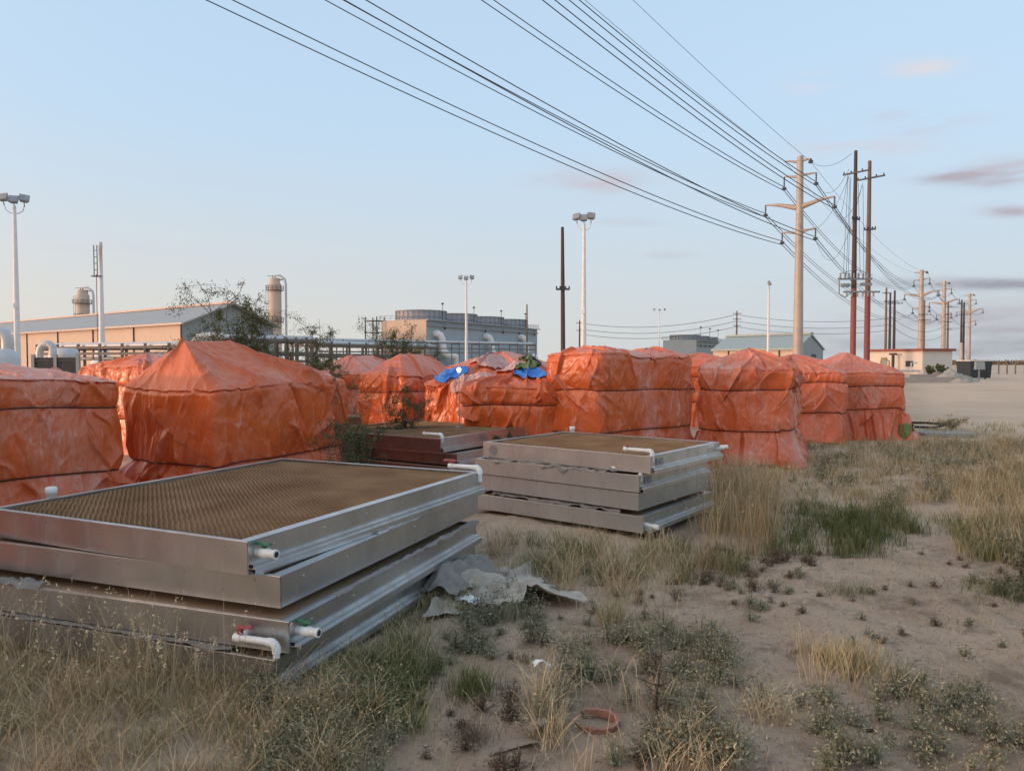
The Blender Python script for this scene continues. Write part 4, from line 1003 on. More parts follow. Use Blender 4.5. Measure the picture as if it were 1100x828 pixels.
def cooling_tower(label, px0, y0, d0, px1, d1, pxl, top_py, fans, fr, pipes, wall_l, wall_r, fanh, mt_fan):
    B = Vector((PT(px0,HZ,d0).x, d0, 0)); E_ = Vector((PT(px1,HZ,d1).x, d1, 0))
    r = empty('cooling_tower', B, 0, label, 'cooling tower', None)
    l = E_ - B; ld_ = l.normalized(); pw = Vector((-ld_.y, ld_.x, 0)); 
    m_ = (pxl-550)/F; wl = (m_*B.y - B.x)/(pw.x - m_*pw.y); w = pw*wl
    h = H(top_py, d0)
    def Q(a, b, z): q = l*a + w*b; return (q.x, q.y, z)
    part('end_wall', wall_l, r, lambda b: b.poly([Q(0,1,0),Q(0,0,0),Q(0,0,h),Q(0,1,h)]))
    part('long_wall', wall_r, r, lambda b: (b.poly([Q(0,0,0),Q(1,0,0),Q(1,0,h),Q(0,0,h)]), b.poly([Q(1,0,0),Q(1,1,0),Q(1,1,h),Q(1,0,h)]), b.poly([Q(1,1,0),Q(0,1,0),Q(0,1,h),Q(1,1,h)])))
    part('deck', wall_r, r, lambda b: b.poly([Q(0,0,h),Q(1,0,h),Q(1,1,h),Q(0,1,h)]))
    for k in range(fans):
        c = l*((k+.5)/fans) + w*.5
        X = Matrix.Translation((c.x, c.y, h))
        f = part('fan_shroud', mt_fan, r, lambda b: b.tube([(c.x,c.y,h+.02),(c.x,c.y,h+fanh*.3),(c.x,c.y,h+fanh*.7),(c.x,c.y,h+fanh)], [fr,fr*.95,fr*.95,fr*.99], 28, smooth=False))
        def rib(b):
            for j in range(28):
                a = 2*math.pi*j/28; b.box((c.x+fr*.985*math.cos(a), c.y+fr*.985*math.sin(a), h+fanh/2), (.14,.14,fanh), rz=a)
            for z in (.33,.95): b.tube([(c.x+fr*1.0*math.cos(2*math.pi*j/28), c.y+fr*1.0*math.sin(2*math.pi*j/28), h+fanh*z) for j in range(29)], .07, 4, 0, False)
        part('shroud_rib', M['steel_grey'], f, rib)
        part('mast_light', M['steel_dark'], r, lambda b: (b.tube([Q((k+.5)/fans,.02,h), Q((k+.5)/fans,.02,h+4.2)], .07, 5), b.box(Q((k+.5)/fans,.02,h+4.3), (.6,.4,.4))))
    def rail(b):
        n = 36
        for z in (.5,1.1):
            b.tube([Q(-.01,-.03,h+z),Q(1.01,-.03,h+z)], .05, 4); b.tube([Q(-.01,-.03,h+z),Q(-.01,1.03,h+z)], .05, 4); b.tube([Q(1.01,-.03,h+z),Q(1.01,1.03,h+z)], .05, 4)
        for k in range(n+1): b.tube([Q(k/n,-.03,h-.1),Q(k/n,-.03,h+1.1)], .045, 4)
        for k in range(9): b.tube([Q(-.01,k/8,h),Q(-.01,k/8,h+1.1)], .045, 4)
        q = l*.5 - w.normalized()*.45; b.box((q.x,q.y,h-.15), (l.length*1.02,.9,.2), rz=math.atan2(l.y,l.x))
        q = l*.5 - w.normalized()*.5; b.box((q.x,q.y,h-1.4), (l.length*.98,.35,.35), rz=math.atan2(l.y,l.x))
    part('railing', M['steel_grey'], r, rail)
    for k in range(6):
        q = Q((k+.8)/6, -.01, h-1.6); part('wall_bracket', M['steel_dark'], r, lambda b: b.box(q, (.35,.5,1.1)))
    nw_ = -w.normalized()
    for (a, s_) in pipes:
        def pf(b):
            zt = h*.72*s_; o = l*a
            pts = [o + nw_*0.0 + Vector((0,0,zt)), o + nw_*.8 + Vector((0,0,zt)), o + nw_*1.3 + ld_*.5 + Vector((0,0,zt-.4)), o + nw_*1.5 + ld_*1.1 + Vector((0,0,zt-1.4)), o + nw_*1.6 + ld_*1.4 + Vector((0,0,zt*.52)),
                   o + nw_*1.9 + ld_*2.1 + Vector((0,0,zt*.40)), o + nw_*2.2 + ld_*3.4 + Vector((0,0,zt*.37)), o + nw_*2.4 + ld_*5.0 + Vector((0,0,zt*.36)), o + nw_*2.6 + ld_*5.8 + Vector((0,0,zt*.30)), o + nw_*2.6 + ld_*6.0 + Vector((0,0,zt*.1)), o + nw_*2.6 + ld_*6.0]
            b.tube(pts, .85, 12)
        part('riser_pipe', M['white_paint'], r, pf)
    return r, B, l, w, h
rc_, Bc, lc, wc, hc = cooling_tower('large cooling tower block, long wall painted in blue grey shade, with round fan shrouds on its deck', 458, 342, 181, 577, 235, 410, 343, 4, 6.6, ((.06,1.0),(.46,1.0),(.80,1.05)), M['beige_and_sun'], M['blue_grey_and_shade'], 2.6, M['tower_top'])  # beige end wall and blue grey long wall paint sun and shade
# stair and frame at its left end
st = empty('stair_tower', Bc + wc*1.02, 0, 'steel access stair at the left end of the cooling tower block', 'stair')
dw = wc.normalized()
def stf(b):
    for a in (0, 3.6):
        for c in (-1.5, 1.5):
            q = dw*a + lc.normalized()*c; b.box((q.x,q.y,hc/2+.5), (.25,.25,hc+1))
    for z in (.25,.5,.75,1.0):
        q = dw*1.8; b.box((q.x,q.y,hc*z), (4.2,3.2,.2), rz=math.atan2(dw.y,dw.x))
part('stair_frame', M['steel_dark'], st, stf)
def stp(b):
    for k in range(4):
        z0 = hc*k/4; z1 = hc*(k+1)/4; a0, a1 = (0,3.4) if k % 2 else (3.4,0)
        for t_ in range(10):
            q = dw*(a0+(a1-a0)*t_/9) - lc.normalized()*1.4; b.box((q.x,q.y,z0+(z1-z0)*t_/9), (.5,.7,.1))
        b.tube([dw*a0 - lc.normalized()*1.8 + Vector((0,0,z0+1)), dw*a1 - lc.normalized()*1.8 + Vector((0,0,z1+1))], .06, 4)
part('stair_flight', M['steel_grey'], st, stp)
cooling_tower('smaller far cooling tower with open fan decks above the tallest stack', 748, 363, 240, 776, 275, 712, 365, 3, 5.0, (), M['blue_grey_and_shade'], M['grey_and_shade'], 1.8, M['blue_grey_and_shade'])

# cream hut with red roof edge
A_ = PT(932, HZ, 100); B_ = PT(991, HZ, 92); A_.z = B_.z = 0
hut = empty('cream_hut', B_, math.atan2(A_.y-B_.y, A_.x-B_.x), 'low cream block hut with a dark red flat roof edge behind the rightmost stack', 'building')
hl = (A_-B_).length; hh = H(377, 92)
part('wall', M['wall_white'], hut, lambda b: b.box((hl/2, -2.5, hh/2), (hl, 5, hh)))
part('roof', M['roof_red'], hut, lambda b: b.box((hl/2, -2.5, hh+.16), (hl+.6, 5.6, .3)))
part('window', M['glass'], hut, lambda b: (b.box((hl*.22, .03, hh*.45), (1.1,.08,.7)),))
part('door', M['steel_grey'], hut, lambda b: b.box((hl*.68, .03, 1.05), (.95,.08,2.1)))
part('post', M['steel_dark'], hut, lambda b: (b.box((hl*.42, .9, hh*.45), (.25,.25,hh*.9)), b.box((hl*.42,.9,hh*.88), (.9,.4,.25))))
hp = empty('pipe_manifold', PT(968,HZ,88), 0, 'small tangle of yellow and grey pipe fittings in front of the cream hut', 'pipework'); hp.location.z = 0
myel = mat('yellow pipe paint', (.45,.28,.05), .6)
part('pipe_loop', myel, hp, lambda b: b.tube([(-2.4,0,.0),(-2.4,0,1.7),(-1.9,0,1.9),(-1.4,0,1.6),(-1.4,0,.0)], .09, 8))
part('pipe_run', M['gal'], hp, lambda b: (b.tube([(-3,.1,.5),(4.5,.1,.45)], .12, 8), b.tube([(1.2,0,.45),(1.2,0,1.4),(1.9,0,1.4)], .08, 8), b.box((2.9,-.3,.3), (1.4,1,.6))))
dd_ = 105; sb = empty('equipment_cabinet', PT(997,HZ,dd_), 0, 'pale grey equipment cabinet at the right end of the cream hut', 'cabinet'); sb.location.z = 0
part('body', M['grey_and_shade'], sb, lambda b: b.box((0,0,1.0), (1.6,1,2.0), ch=.05)); part('door', M['white_paint'], sb, lambda b: b.box((0,-.53,1.0), (.7,.04,1.6)))

# pipe racks
M['rack'] = mat('weathered rack steel', (.16, .135, .12), .7, .1)
def rack(label, pa, pb, da, db, ya, n, levels, name='pipe_rack'):
    A = PT(pa, ya, da); B = PT(pb, ya, db); h = A.z; A.z = 0; B.z = 0
    r = empty(name, A, 0, label, 'pipe rack', 'pipe racks of the plant'); l = B - A; ang = math.atan2(l.y, l.x); nn_ = Vector((-l.y, l.x, 0)).normalized()
    for k in range(n+1):
        q = l*k/n
        part('post', M['rack'], r, lambda b: (b.box((q.x,q.y,(h+.3)/2), (.17,.17,h+.3)), b.box((q.x+nn_.x*2.4,q.y+nn_.y*2.4,(h+.3)/2), (.17,.17,h+.3)), b.box((q.x+nn_.x*1.2,q.y+nn_.y*1.2,h-.1), (.2,2.6,.2), rz=ang)))
    part('beam', M['rack'], r, lambda b: [b.box((l.x/2,l.y/2,h*z), (l.length,.16,.2), rz=ang) for z in levels])
    for j, (o, rad, z, mt) in enumerate(((.4,.16,1.0,'gal'),(1.0,.24,1.02,'gal'),(1.7,.13,.98,'steel_grey'),(2.1,.18,1.0,'pole_steel'),(.8,.14,.62,'steel_grey'))):
        q0 = nn_*o; part('pipe', M[mt], r, lambda b: b.tube([(q0.x,q0.y,h*z+.15),(q0.x+l.x,q0.y+l.y,h*z+.15)], rad, 10))
    return r
rack('long dark pipe rack crossing behind the tent shaped stack', 40, 236, 62, 54, 374, 8, (1.0,.82))
rack('dense dark pipe rack behind the mesquite bush', 236, 340, 56, 60, 365, 9, (1.0,.7,.5))
rack('lower pipe rack between the mesquite and the narrow peaked stack', 336, 470, 64, 80, 370, 8, (1.0,.72))
rack('beige pipe rack running in front of the cooling tower end', 340, 575, 120, 150, 366, 10, (1.0,.8))
def pipe_obj(label, pts, rad, name='elbow_pipe', grp='large pale plant pipes'):
    p0 = Vector((pts[0][0], pts[0][1], 0)); r = empty(name, p0, 0, label, 'pipe', grp)
    part('pipe_body', M['gal'], r, lambda b: b.tube([Vector(p)-p0 for p in pts], rad, 14))
    part('flange', M['steel_grey'], r, lambda b: b.lathe([(rad*1.35,.0),(rad*1.35,.12)], 14, 0, Matrix.Translation((0,0,max(.3, pts[0][2])))))
def arc_pipe(px0, px1, pyb, pyt, d):
    a = PT(px0, pyb, d); t_ = PT(px0, pyt, d); e = PT(px1, pyt, d); k = (t_.z)*.0 + .55
    a.z = 0
    return [a, (t_.x, d, t_.z-k*1.3), (t_.x + .15*k, d, t_.z-.6*k), (t_.x+.5*k, d, t_.z-.17*k), (t_.x+1.1*k, d, t_.z), (e.x, d, e.z)]
pipe_obj('white elbow pipe poking up behind the tent shaped stack', arc_pipe(209, 240, 385, 361, 48), .26)
pipe_obj('white hooped pipe left of the vent stack', arc_pipe(42, 56, 385, 369, 50)[:-1] + [PT(53,369.5,50), PT(56.5,372,50), PT(57,385,50)], .24)
pipe_obj('fat curved pipe at the far left edge behind the wrapped stack', arc_pipe(8, -14, 385, 358, 45)[:2] + [PT(8,364,45), PT(5,359,45), PT(-2,357,45), PT(-20,357,45)], .34)
tk = empty('small_tank', PT(69,HZ,52), 0, 'small pale horizontal tank between the hooped pipe and vent stack', 'tank'); tk.location.z = 0
part('shell', M['gal'], tk, lambda b: b.tube([(-.9,0,1.9),(-.75,0,1.9),(.75,0,1.9),(.9,0,1.9)], [.3,.62,.62,.3], 16)); part('saddle', M['steel_dark'], tk, lambda b: (b.box((-.5,0,.65), (.15,.9,1.3)), b.box((.5,0,.65), (.15,.9,1.3))))
# fence with slats behind A (dark grille) and a yellowish machine
def fence(label, pa, pb, d, top_py, n):
    A = PT(pa,HZ,d); B = PT(pb,HZ,d); h = H(top_py, d); A.z = B.z = 0
    r = empty('slat_fence', A, 0, label, 'fence'); l = B-A
    part('panel', M['steel_dark'], r, lambda b: [b.box((l.x*k/n, l.y*k/n, h/2), (.05,.03,h)) for k in range(n+1)] + [b.box((l.x/2,l.y/2,z), (l.length,.05,.06)) for z in (.25,h-.1)])
    for k in (0,.5,1): part('post', M['steel_grey'], r, lambda b: b.box((l.x*k,l.y*k,(h+.1)/2), (.1,.1,h+.1)))
fence('dark slatted fence panel seen between the two left stacks', 36, 84, 24, 384, 34)
mc = empty('pump_unit', PT(5,HZ,30), 0, 'pale pump unit with an orange cover at the far left edge', 'machine'); mc.location.z = 0
part('housing', M['gal'], mc, lambda b: (b.lathe([(.55,0),(.55,1.7),(.45,1.95),(.2,2.1)], 18), b.box((0,0,.2), (1.4,1.2,.4)))); part('cover', mat('orange paint', (.6,.22,.04), .5), mc, lambda b: b.box((-.1,-.5,1.65), (.4,.25,.35), ch=.04))

# lot clutter at right -----------------------------------------------------------
def at_ground(px, py): return G(px, py)
dc = empty('dumpster', G(1046,407), R(8), 'dark steel dumpster standing on the dirt lot under the twin thin poles', 'dumpster')
part('body', M['container'], dc, lambda b: (b.box((0,0,.85), (2.0,1.6,1.5), ch=-.08), b.box((0,-.84,.9), (.08,.06,1.3)), b.box((.6,-.84,.9), (.08,.06,1.3)), b.box((-.6,-.84,.9), (.08,.06,1.3))))
part('lid', M['wall_white'], dc, lambda b: b.box((0,0,1.66), (2.2,1.8,.08), ch=.02)); part('wheel', M['cord'], dc, lambda b: [b.tube([(sx,-.5,.1),(sx+.06,-.5,.1)], .1, 10) for sx in (-.8,.7)])
sg = empty('meter_box', G(1052,409), 0, 'pale utility box on a thin stake right of the dumpster', 'box')
part('box', M['grey_and_shade'], sg, lambda b: b.box((0,0,1.25), (.75,.3,.65), ch=.03)); part('stake', M['steel_grey'], sg, lambda b: b.box((0,.05,.46), (.1,.1,.92)))
def heap(name, px, py, w, h, mt, label, cat, seed=1, n=40):
    p_ = G(px, py); a = np.linspace(-1, 1, n); X, Y = np.meshgrid(a*w/2, a*w/2.6); rr = np.sqrt((X/(w/2))**2+(Y/(w/2.6))**2)
    Z = h*np.clip(1-rr, 0, 1)**.8*(1+.5*fbm(X*1.3+seed, Y*1.3, X*0, 3)) + .1*fbm(X*3, Y*3+seed, X*0, 3)*np.clip(1.1-rr,0,1) - .05
    i = np.arange((n-1)*n).reshape(n-1, n)[:, :-1].ravel(); f = np.stack([i, i+1, i+n+1, i+n], 1)
    o = mesh_np(name, np.stack([X.ravel(),Y.ravel(),Z.ravel()],1), f, mt, smooth=False); o.location = p_; return tag(o, label, cat)
heap('dirt_mound', 1023, 410, 4.0, .8, M['concrete'], 'pale heap of spoil on the dirt lot left of the dumpster', 'mound', 2)
heap('dirt_mound', 1013, 406, 3.0, .9, M['wood_old'], 'low reddish brown rubble heap just beyond the pale heap', 'mound', 5)
heap('dirt_mound', 1031, 411, 2.0, .55, M['weed_brown'] if False else M['concrete'], 'small grey heap of broken pieces at the foot of the pale heap', 'mound', 8)
for k, (px, py, lb) in enumerate(((1005,411,'long weathered timber lying on the lot left of the heaps'),(1000,407,'second timber lying behind the long weathered one'))):
    p_ = G(px, py); t_ = empty('timber', p_, R(4+6*k), lb, 'timber', 'timbers on the lot'); part('beam', M['concrete'], t_, lambda b: b.box((0,0,.22), (5.6-k,.35,.4), ch=.02))
gp = 'fence posts at the right horizon'
for k, px in enumerate((1064,1073,1082,1091,1101)):
    p_ = PT(px, HZ, 95-k); p_.z = 0
    f_ = empty('fence_post', p_, 0, ['leftmost','second','middle','fourth','rightmost'][k] + ' thin fence post in the row before the dark scrub line', 'post', gp)
    part('stake', M['wood_old'], f_, lambda b: b.box((0,0,.7), (.12,.12,1.4)))
p_ = G(1020, 462); cb = MB(); cb.tube([(p_.x-.9,p_.y+.5,.05),(p_.x-.3,p_.y+.1,.05),(p_.x+.2,p_.y+.35,.12),(p_.x+.55,p_.y+.9,.05),(p_.x+.3,p_.y+1.5,.05),(p_.x-.6,p_.y+1.6,.05)], .03, 6)
tag(cb.build('hose', M['cord']), 'black hose looped on the ground at the right of the rightmost stack', 'hose')
slab = MB(); slab.box((0,0,.05), (1.1,.7,.1), ch=.02); o = slab.build('concrete_slab', M['concrete']); o.location = G(1012, 469); tag(o, 'thin pale slab lying beside the hose at the right', 'slab')

# terracotta rim
p_ = G(641, 779); b = MB(); n = 40; vs = []; fs = []
rg = random.Random(4)
for k in range(n+1):
    a = R(-200 + 330*k/n); wv = 1 + .03*rg.uniform(-1,1); zt = .034 + .004*rg.uniform(-1,1)
    for rr_, z in ((.098,0.0),(.102*wv,zt),(.082*wv,zt),(.080,0.0)): vs.append((rr_*math.cos(a), rr_*math.sin(a), z))
for k in range(n):
    for j in range(3): fs.append((k*4+j, k*4+j+1, (k+1)*4+j+1, (k+1)*4+j))
b.add(vs, fs); o = b.build('terracotta_rim', M['clay']); o.location = p_; tag(o, 'broken terracotta pot rim half buried in the foreground sand', 'pot rim')

# ------------------------------------------------------------------ vegetation
def sample_poly(pix, n, r_, jitter=0):
    poly = [tuple(G(*q)[:2]) for q in pix]; P_ = np.array(poly); lo = P_.min(0); hi = P_.max(0); out = np.zeros((0,2))
    while len(out) < n:
        c = r_.uniform(lo, hi, (n*3, 2)); c = c[inpoly(c[:,0], c[:,1], poly)]; out = np.concatenate([out, c])
    return out[:n]
class Blades:
    def __init__(s): s.V = []; s.F4 = []; s.F3 = []; s.T = []; s.n = 0
    def add(s, pts, hgt, wid, lean, r_, tone=(0,1), bend=.5, z0=None, ldir=None):
        n = len(pts); h = hgt*r_.uniform(.45, 1.15, n); az = r_.uniform(0, 2*math.pi, n) if ldir is None else ldir + r_.normal(0, .9, n)
        ln = lean*r_.uniform(.2, 1.4, n); dx = np.cos(az)*ln*h; dy = np.sin(az)*ln*h
        fz = r_.uniform(0, 2*math.pi, n); wx = np.cos(fz)*wid/2; wy = np.sin(fz)*wid/2
        zb = gz(pts[:,0], pts[:,1]) - .01 if z0 is None else z0
        x, y = pts[:,0], pts[:,1]
        l1 = bend*.35; 
        v = np.empty((n, 7, 3))
        v[:,0] = np.stack([x-wx, y-wy, zb], 1); v[:,1] = np.stack([x+wx, y+wy, zb], 1)
        v[:,2] = np.stack([x+dx*.25-wx*.9, y+dy*.25-wy*.9, zb+h*.45], 1); v[:,3] = np.stack([x+dx*.25+wx*.9, y+dy*.25+wy*.9, zb+h*.45], 1)
        v[:,4] = np.stack([x+dx*.62-wx*.6, y+dy*.62-wy*.6, zb+h*.8], 1); v[:,5] = np.stack([x+dx*.62+wx*.6, y+dy*.62+wy*.6, zb+h*.8], 1)
        v[:,6] = np.stack([x+dx*1.15, y+dy*1.15, zb+h*(1-.25*np.minimum(1, ln))], 1)
        b = s.n + np.arange(n)*7
        s.F4 += [np.stack([b,b+1,b+3,b+2],1), np.stack([b+2,b+3,b+5,b+4],1)]; s.F3.append(np.stack([b+4,b+5,b+6],1))
        t = r_.uniform(tone[0], tone[1], n); s.T.append(np.repeat(t, 7)); s.V.append(v.reshape(-1,3)); s.n += 7*n
        return v[:,6], t
    def leaves(s, P_, size, r_, tone=(0,1), flat=False):
        """rhombus leaflets at given points"""
        n = len(P_); d1 = r_.normal(size=(n,3)); d1 /= np.linalg.norm(d1, axis=1)[:,None]
        d2 = r_.normal(size=(n,3)); d2 -= (d2*d1).sum(1)[:,None]*d1; d2 /= np.linalg.norm(d2, axis=1)[:,None]
        sz = size*r_.uniform(.5, 1.3, n)[:,None]
        v = np.stack([P_ - d1*sz, P_ - d2*sz*.33, P_ + d1*sz, P_ + d2*sz*.33], 1)
        b = s.n + np.arange(n)*4; s.F4.append(np.stack([b,b+1,b+2,b+3],1)); s.T.append(np.repeat(r_.uniform(*tone, n), 4)); s.V.append(v.reshape(-1,3)); s.n += 4*n
    def build(s, name, mt, parent=None):
        return mesh_np(name, np.concatenate(s.V), [np.concatenate(s.F4)] + ([np.concatenate(s.F3)] if s.F3 else []), mt, parent, attrs={'tone': np.concatenate(s.T)})
def clumped(pix, nclump, per, rad, r_):
    c = sample_poly(pix, nclump, r_); k = r_.poisson(per, nclump); idx = np.repeat(np.arange(nclump), k)
    return c[idx] + r_.normal(0, rad, (len(idx), 2))*r_.uniform(.3, 1, (len(idx),1))
# keep blades out of solid stacks
def keep(p):
    def inside(N_, th_, W, L, m_=.0):
        dx = p[:,0]-N_[0]; dy = p[:,1]-N_[1]; lx = dx*math.cos(th_) + dy*math.sin(th_); ly = -dx*math.sin(th_) + dy*math.cos(th_)
        return (lx < .03+m_) & (lx > -W-m_) & (ly > -.02-m_) & (ly < L+m_)
    k = ~inside((-1.12,3.47), R(-19.8), 2.35, 2.45) & ~inside(N2, th2, 1.98, 1.55) & ~inside(N3[:2], th3, 2.3, 2.6)
    for (qx, qy, qr) in ((641,779,.17),(705,775,.10),(641,800,.14),(548,806,.12),(581,733,.07)):
        q = G(qx, qy); k &= np.hypot(p[:,0]-q.x, p[:,1]-q.y) > qr
    for key in ('A','B','E','F','G','H','I','J','K'):
        rt = BALES[key][0]; v = BALES[key][1]; a = rt.rotation_euler.z; dx = p[:,0]-rt.location.x; dy = p[:,1]-rt.location.y
        lx = dx*math.cos(a)+dy*math.sin(a); ly = -dx*math.sin(a)+dy*math.cos(a)
        hx, hy = np.abs(v[:,0]).max(), np.abs(v[:,1]).max(); k &= ~((np.abs(lx) < hx-.15) & (np.abs(ly) < hy-.15))
    return p[k]
r_ = np.random.default_rng(5)
def stuff(o, label, cat): return tag(o, label, cat, kind='stuff')
FRONT = [(-260,700),(-200,840),(60,900),(330,860),(420,800),(400,730),(310,742),(200,722),(60,705)]
def heads(bl, tp, r_, k=5, sz=.010, tone=(.5,1)):
    P_ = np.repeat(tp, k, 0) + r_.normal(0, .007, (len(tp)*k, 3)) - np.stack([np.zeros(len(tp)*k)]*2 + [r_.uniform(0, .06, len(tp)*k)], 1); bl.leaves(P_, sz, r_, tone)
dry = Blades()
dry.add(keep(clumped(FRONT, 120, 28, .07, r_)), .17, .0030, .9, r_, (0,.62))
dry.add(keep(clumped([(-200,700),(-150,800),(250,790),(330,750),(200,722),(60,705)], 46, 20, .06, r_)), .30, .0028, .8, r_, (.0,.7))
tp, tt = dry.add(keep(clumped([(-60,712),(-40,760),(280,765),(300,740),(230,718)], 34, 8, .05, r_)), .46, .0022, .5, r_, (.3,.85))
tp2, _t = dry.add(keep(clumped([(110,712),(110,740),(280,745),(290,732),(230,718)], 14, 20, .06, r_)), .42, .0022, .85, r_, (.3,.8), ldir=2.6); heads(dry, tp2[::2], r_)
dry.add(keep(clumped(FRONT, 60, 24, .06, r_)), .20, .0026, 1.4, r_, (.1,.8))
heads(dry, tp, r_)
# tall straw by the middle stack and the field behind
dry.add(keep(clumped([(735,560),(760,600),(840,590),(830,530),(770,505)], 44, 26, .09, r_)), .52, .0040, .35, r_, (.0,.6))
tp, tt = dry.add(keep(clumped([(740,560),(760,590),(840,580),(800,520)], 16, 8, .08, r_)), .66, .0035, .3, r_, (.2,.7)); heads(dry, tp, r_, 5, .011, (.2,.7))
dry.add(keep(clumped([(780,500),(840,545),(1000,540),(1120,520),(1130,478),(1000,474),(890,490)], 190, 20, .13, r_)), .22, .006, .6, r_, (.1,1))
dry.add(keep(clumped([(1010,520),(1030,590),(1160,640),(1180,520),(1100,500)], 95, 26, .12, r_)), .26, .0055, .5, r_, (.2,.95))
dry.add(keep(clumped([(520,590),(540,640),(700,650),(780,620),(740,590)], 60, 24, .08, r_)), .26, .004, .8, r_, (.1,.9))
dry.add(keep(clumped([(560,740),(600,840),(760,840),(720,760)], 26, 24, .06, r_)), .22, .003, .8, r_, (.3,1))
dry.add(keep(clumped([(560,560),(720,590),(760,840),(480,840),(450,700)], 70, 10, .12, r_)), .14, .003, 1.1, r_, (.1,.9))
dry.add(keep(clumped([(480,760),(440,840),(1160,840),(1120,600),(800,600)], 160, 8, .12, r_)), .08, .003, 1.1, r_, (.1,.9))
dry.add(keep(clumped([(860,700),(880,760),(960,750),(940,700)], 12, 40, .06, r_)), .17, .003, .6, r_, (.3,1))
stuff(dry.build('dry_grass', M['straw']), 'dry straw coloured grass around the stacks', 'grass')
grn = Blades()
grn.add(keep(clumped([(800,560),(830,598),(940,600),(1000,575),(960,545),(860,545)], 90, 34, .08, r_)), .19, .0045, .5, r_, (0,.85))
grn.add(keep(clumped([(885,565),(900,592),(935,594),(955,575),(920,556)], 22, 55, .08, r_)), .18, .004, .6, r_, (0,.55))
grn.add(keep(clumped([(380,730),(360,780),(440,790),(470,720),(450,690)], 46, 50, .05, r_)), .14, .0032, .6, r_, (0,.7))
grn.add(keep(clumped([(1010,560),(1030,600),(1120,610),(1130,560)], 50, 34, .08, r_)), .18, .0045, .6, r_, (.2,1))
grn.add(keep(clumped([(540,590),(560,622),(740,632),(770,610),(740,585)], 60, 34, .07, r_)), .16, .004, .7, r_, (.2,1))
grn.add(keep(clumped([(760,600),(770,625),(800,625),(800,600)], 8, 40, .07, r_)), .16, .004, .7, r_, (.4,1))
stuff(grn.build('green_grass', M['grass_green']), 'patches of short green grass in the sand', 'grass')
mixg = Blades()
mixg.add(keep(clumped([(780,480),(840,550),(1010,560),(1180,530),(1190,476),(1000,474)], 420, 22, .14, r_)), .15, .006, .7, r_, (0,.85))
mixg.add(keep(clumped([(735,565),(760,600),(840,590),(830,530),(770,505)], 40, 26, .09, r_)), .40, .004, .4, r_, (0,.5))
mixg.add(keep(clumped([(1010,520),(1030,590),(1160,640),(1180,520),(1100,500)], 90, 26, .12, r_)), .22, .005, .6, r_, (0,.7))
mixg.add(keep(clumped([(-200,705),(-150,860),(360,860),(440,760),(330,740),(200,722)], 110, 28, .08, r_)), .12, .0034, 1.0, r_, (0,.45))
mixg.add(keep(clumped([(300,745),(330,860),(460,790),(440,700),(520,640),(470,620),(400,690)], 60, 40, .07, r_)), .15, .0035, .8, r_, (0,.8))
mixg.add(keep(clumped([(460,470),(490,478),(500,512),(380,500)], 20, 10, .1, r_)), .3, .006, .4, r_, (0,.8))
mixg.add(keep(clumped([(990,452),(1010,480),(1160,490),(1160,462)], 120, 20, .2, r_)), .16, .008, .8, r_, (0,1))
stuff(mixg.build('olive_grass', M['grass_mix']), 'pale olive grass field behind and beside the stacks', 'grass')

# weeds: small stemmed tufts spread over the sand (uncountable low cover)
def weedy(pix, ncl, hh, rad, per, r_, tone, bl, leafsz=.012):
    c = keep(sample_poly(pix, ncl, r_))
    for (x, y) in c:
        sc = r_.uniform(.5, 1.3); n = max(4, int(per*sc)); z0 = float(gz(x, y))
        az = r_.uniform(0, 6.28, n); el = r_.uniform(.15, 1.45, n); L_ = hh*sc*r_.uniform(.5, 1.1, n)
        tip = np.stack([np.cos(az)*np.cos(el)*L_, np.sin(az)*np.cos(el)*L_, np.sin(el)*L_], 1)
        base = np.array([x, y, z0])
        w = .0016; pr = np.stack([-np.sin(az), np.cos(az), 0*az], 1)*w
        v = np.stack([base - pr, base + pr, base + tip + pr*.5, base + tip - pr*.5], 1)
        b = bl.n + np.arange(n)*4; bl.F4.append(np.stack([b,b+1,b+2,b+3],1)); bl.T.append(np.full(4*n, tone[0])); bl.V.append(v.reshape(-1,3)); bl.n += 4*n
        t = r_.uniform(.25, 1.0, (n, 9, 1)); P_ = (base + tip[:,None,:]*t + r_.normal(0, .008, (n,9,3))).reshape(-1,3)
        P_[:,2] = np.maximum(P_[:,2], z0+.004); bl.leaves(P_, leafsz, r_, tone)
w1 = Blades()
weedy([(600,700),(560,840),(800,840),(830,760),(780,690),(690,680)], 75, .16, .1, 34, r_, (.1,.9), w1, .010)
weedy([(850,730),(880,840),(1120,840),(1060,740)], 55, .13, .1, 28, r_, (.1,.9), w1, .009)
weedy([(480,640),(470,730),(600,700),(600,640)], 40, .13, .1, 30, r_, (0,.8), w1, .010)
weedy([(270,740),(260,860),(440,850),(420,760)], 50, .18, .1, 34, r_, (.1,.8), w1, .009)
weedy([(820,640),(830,700),(1120,720),(1120,620)], 12, .07, .1, 20, r_, (0,.7), w1, .009)
weedy([(1060,620),(1080,650),(1150,655),(1150,630)], 14, .12, .1, 30, r_, (0,.3), w1, .011)
weedy([(620,610),(560,680),(800,690),(880,610)], 30, .08, .1, 22, r_, (0,.8), w1, .009)
weedy([(850,480),(840,550),(1120,540),(1120,480)], 120, .22, .1, 22, r_, (.0,1), w1, .016)
stuff(w1.build('low_weeds', M['weed']), 'grey green low weeds scattered on the sand', 'weeds')
w2 = Blades()
weedy([(470,600),(430,840),(1150,840),(1150,590)], 70, .05, .1, 18, r_, (0,1), w2, .007)
weedy([(490,750),(480,840),(560,840),(560,750)], 10, .09, .1, 30, r_, (0,.6), w2, .008)
weedy([(640,790),(640,860),(800,860),(780,780)], 14, .12, .1, 30, r_, (0,.6), w2, .008)
weedy([(760,590),(720,630),(830,640),(880,600)], 30, .09, .1, 26, r_, (0,.8), w2, .009)
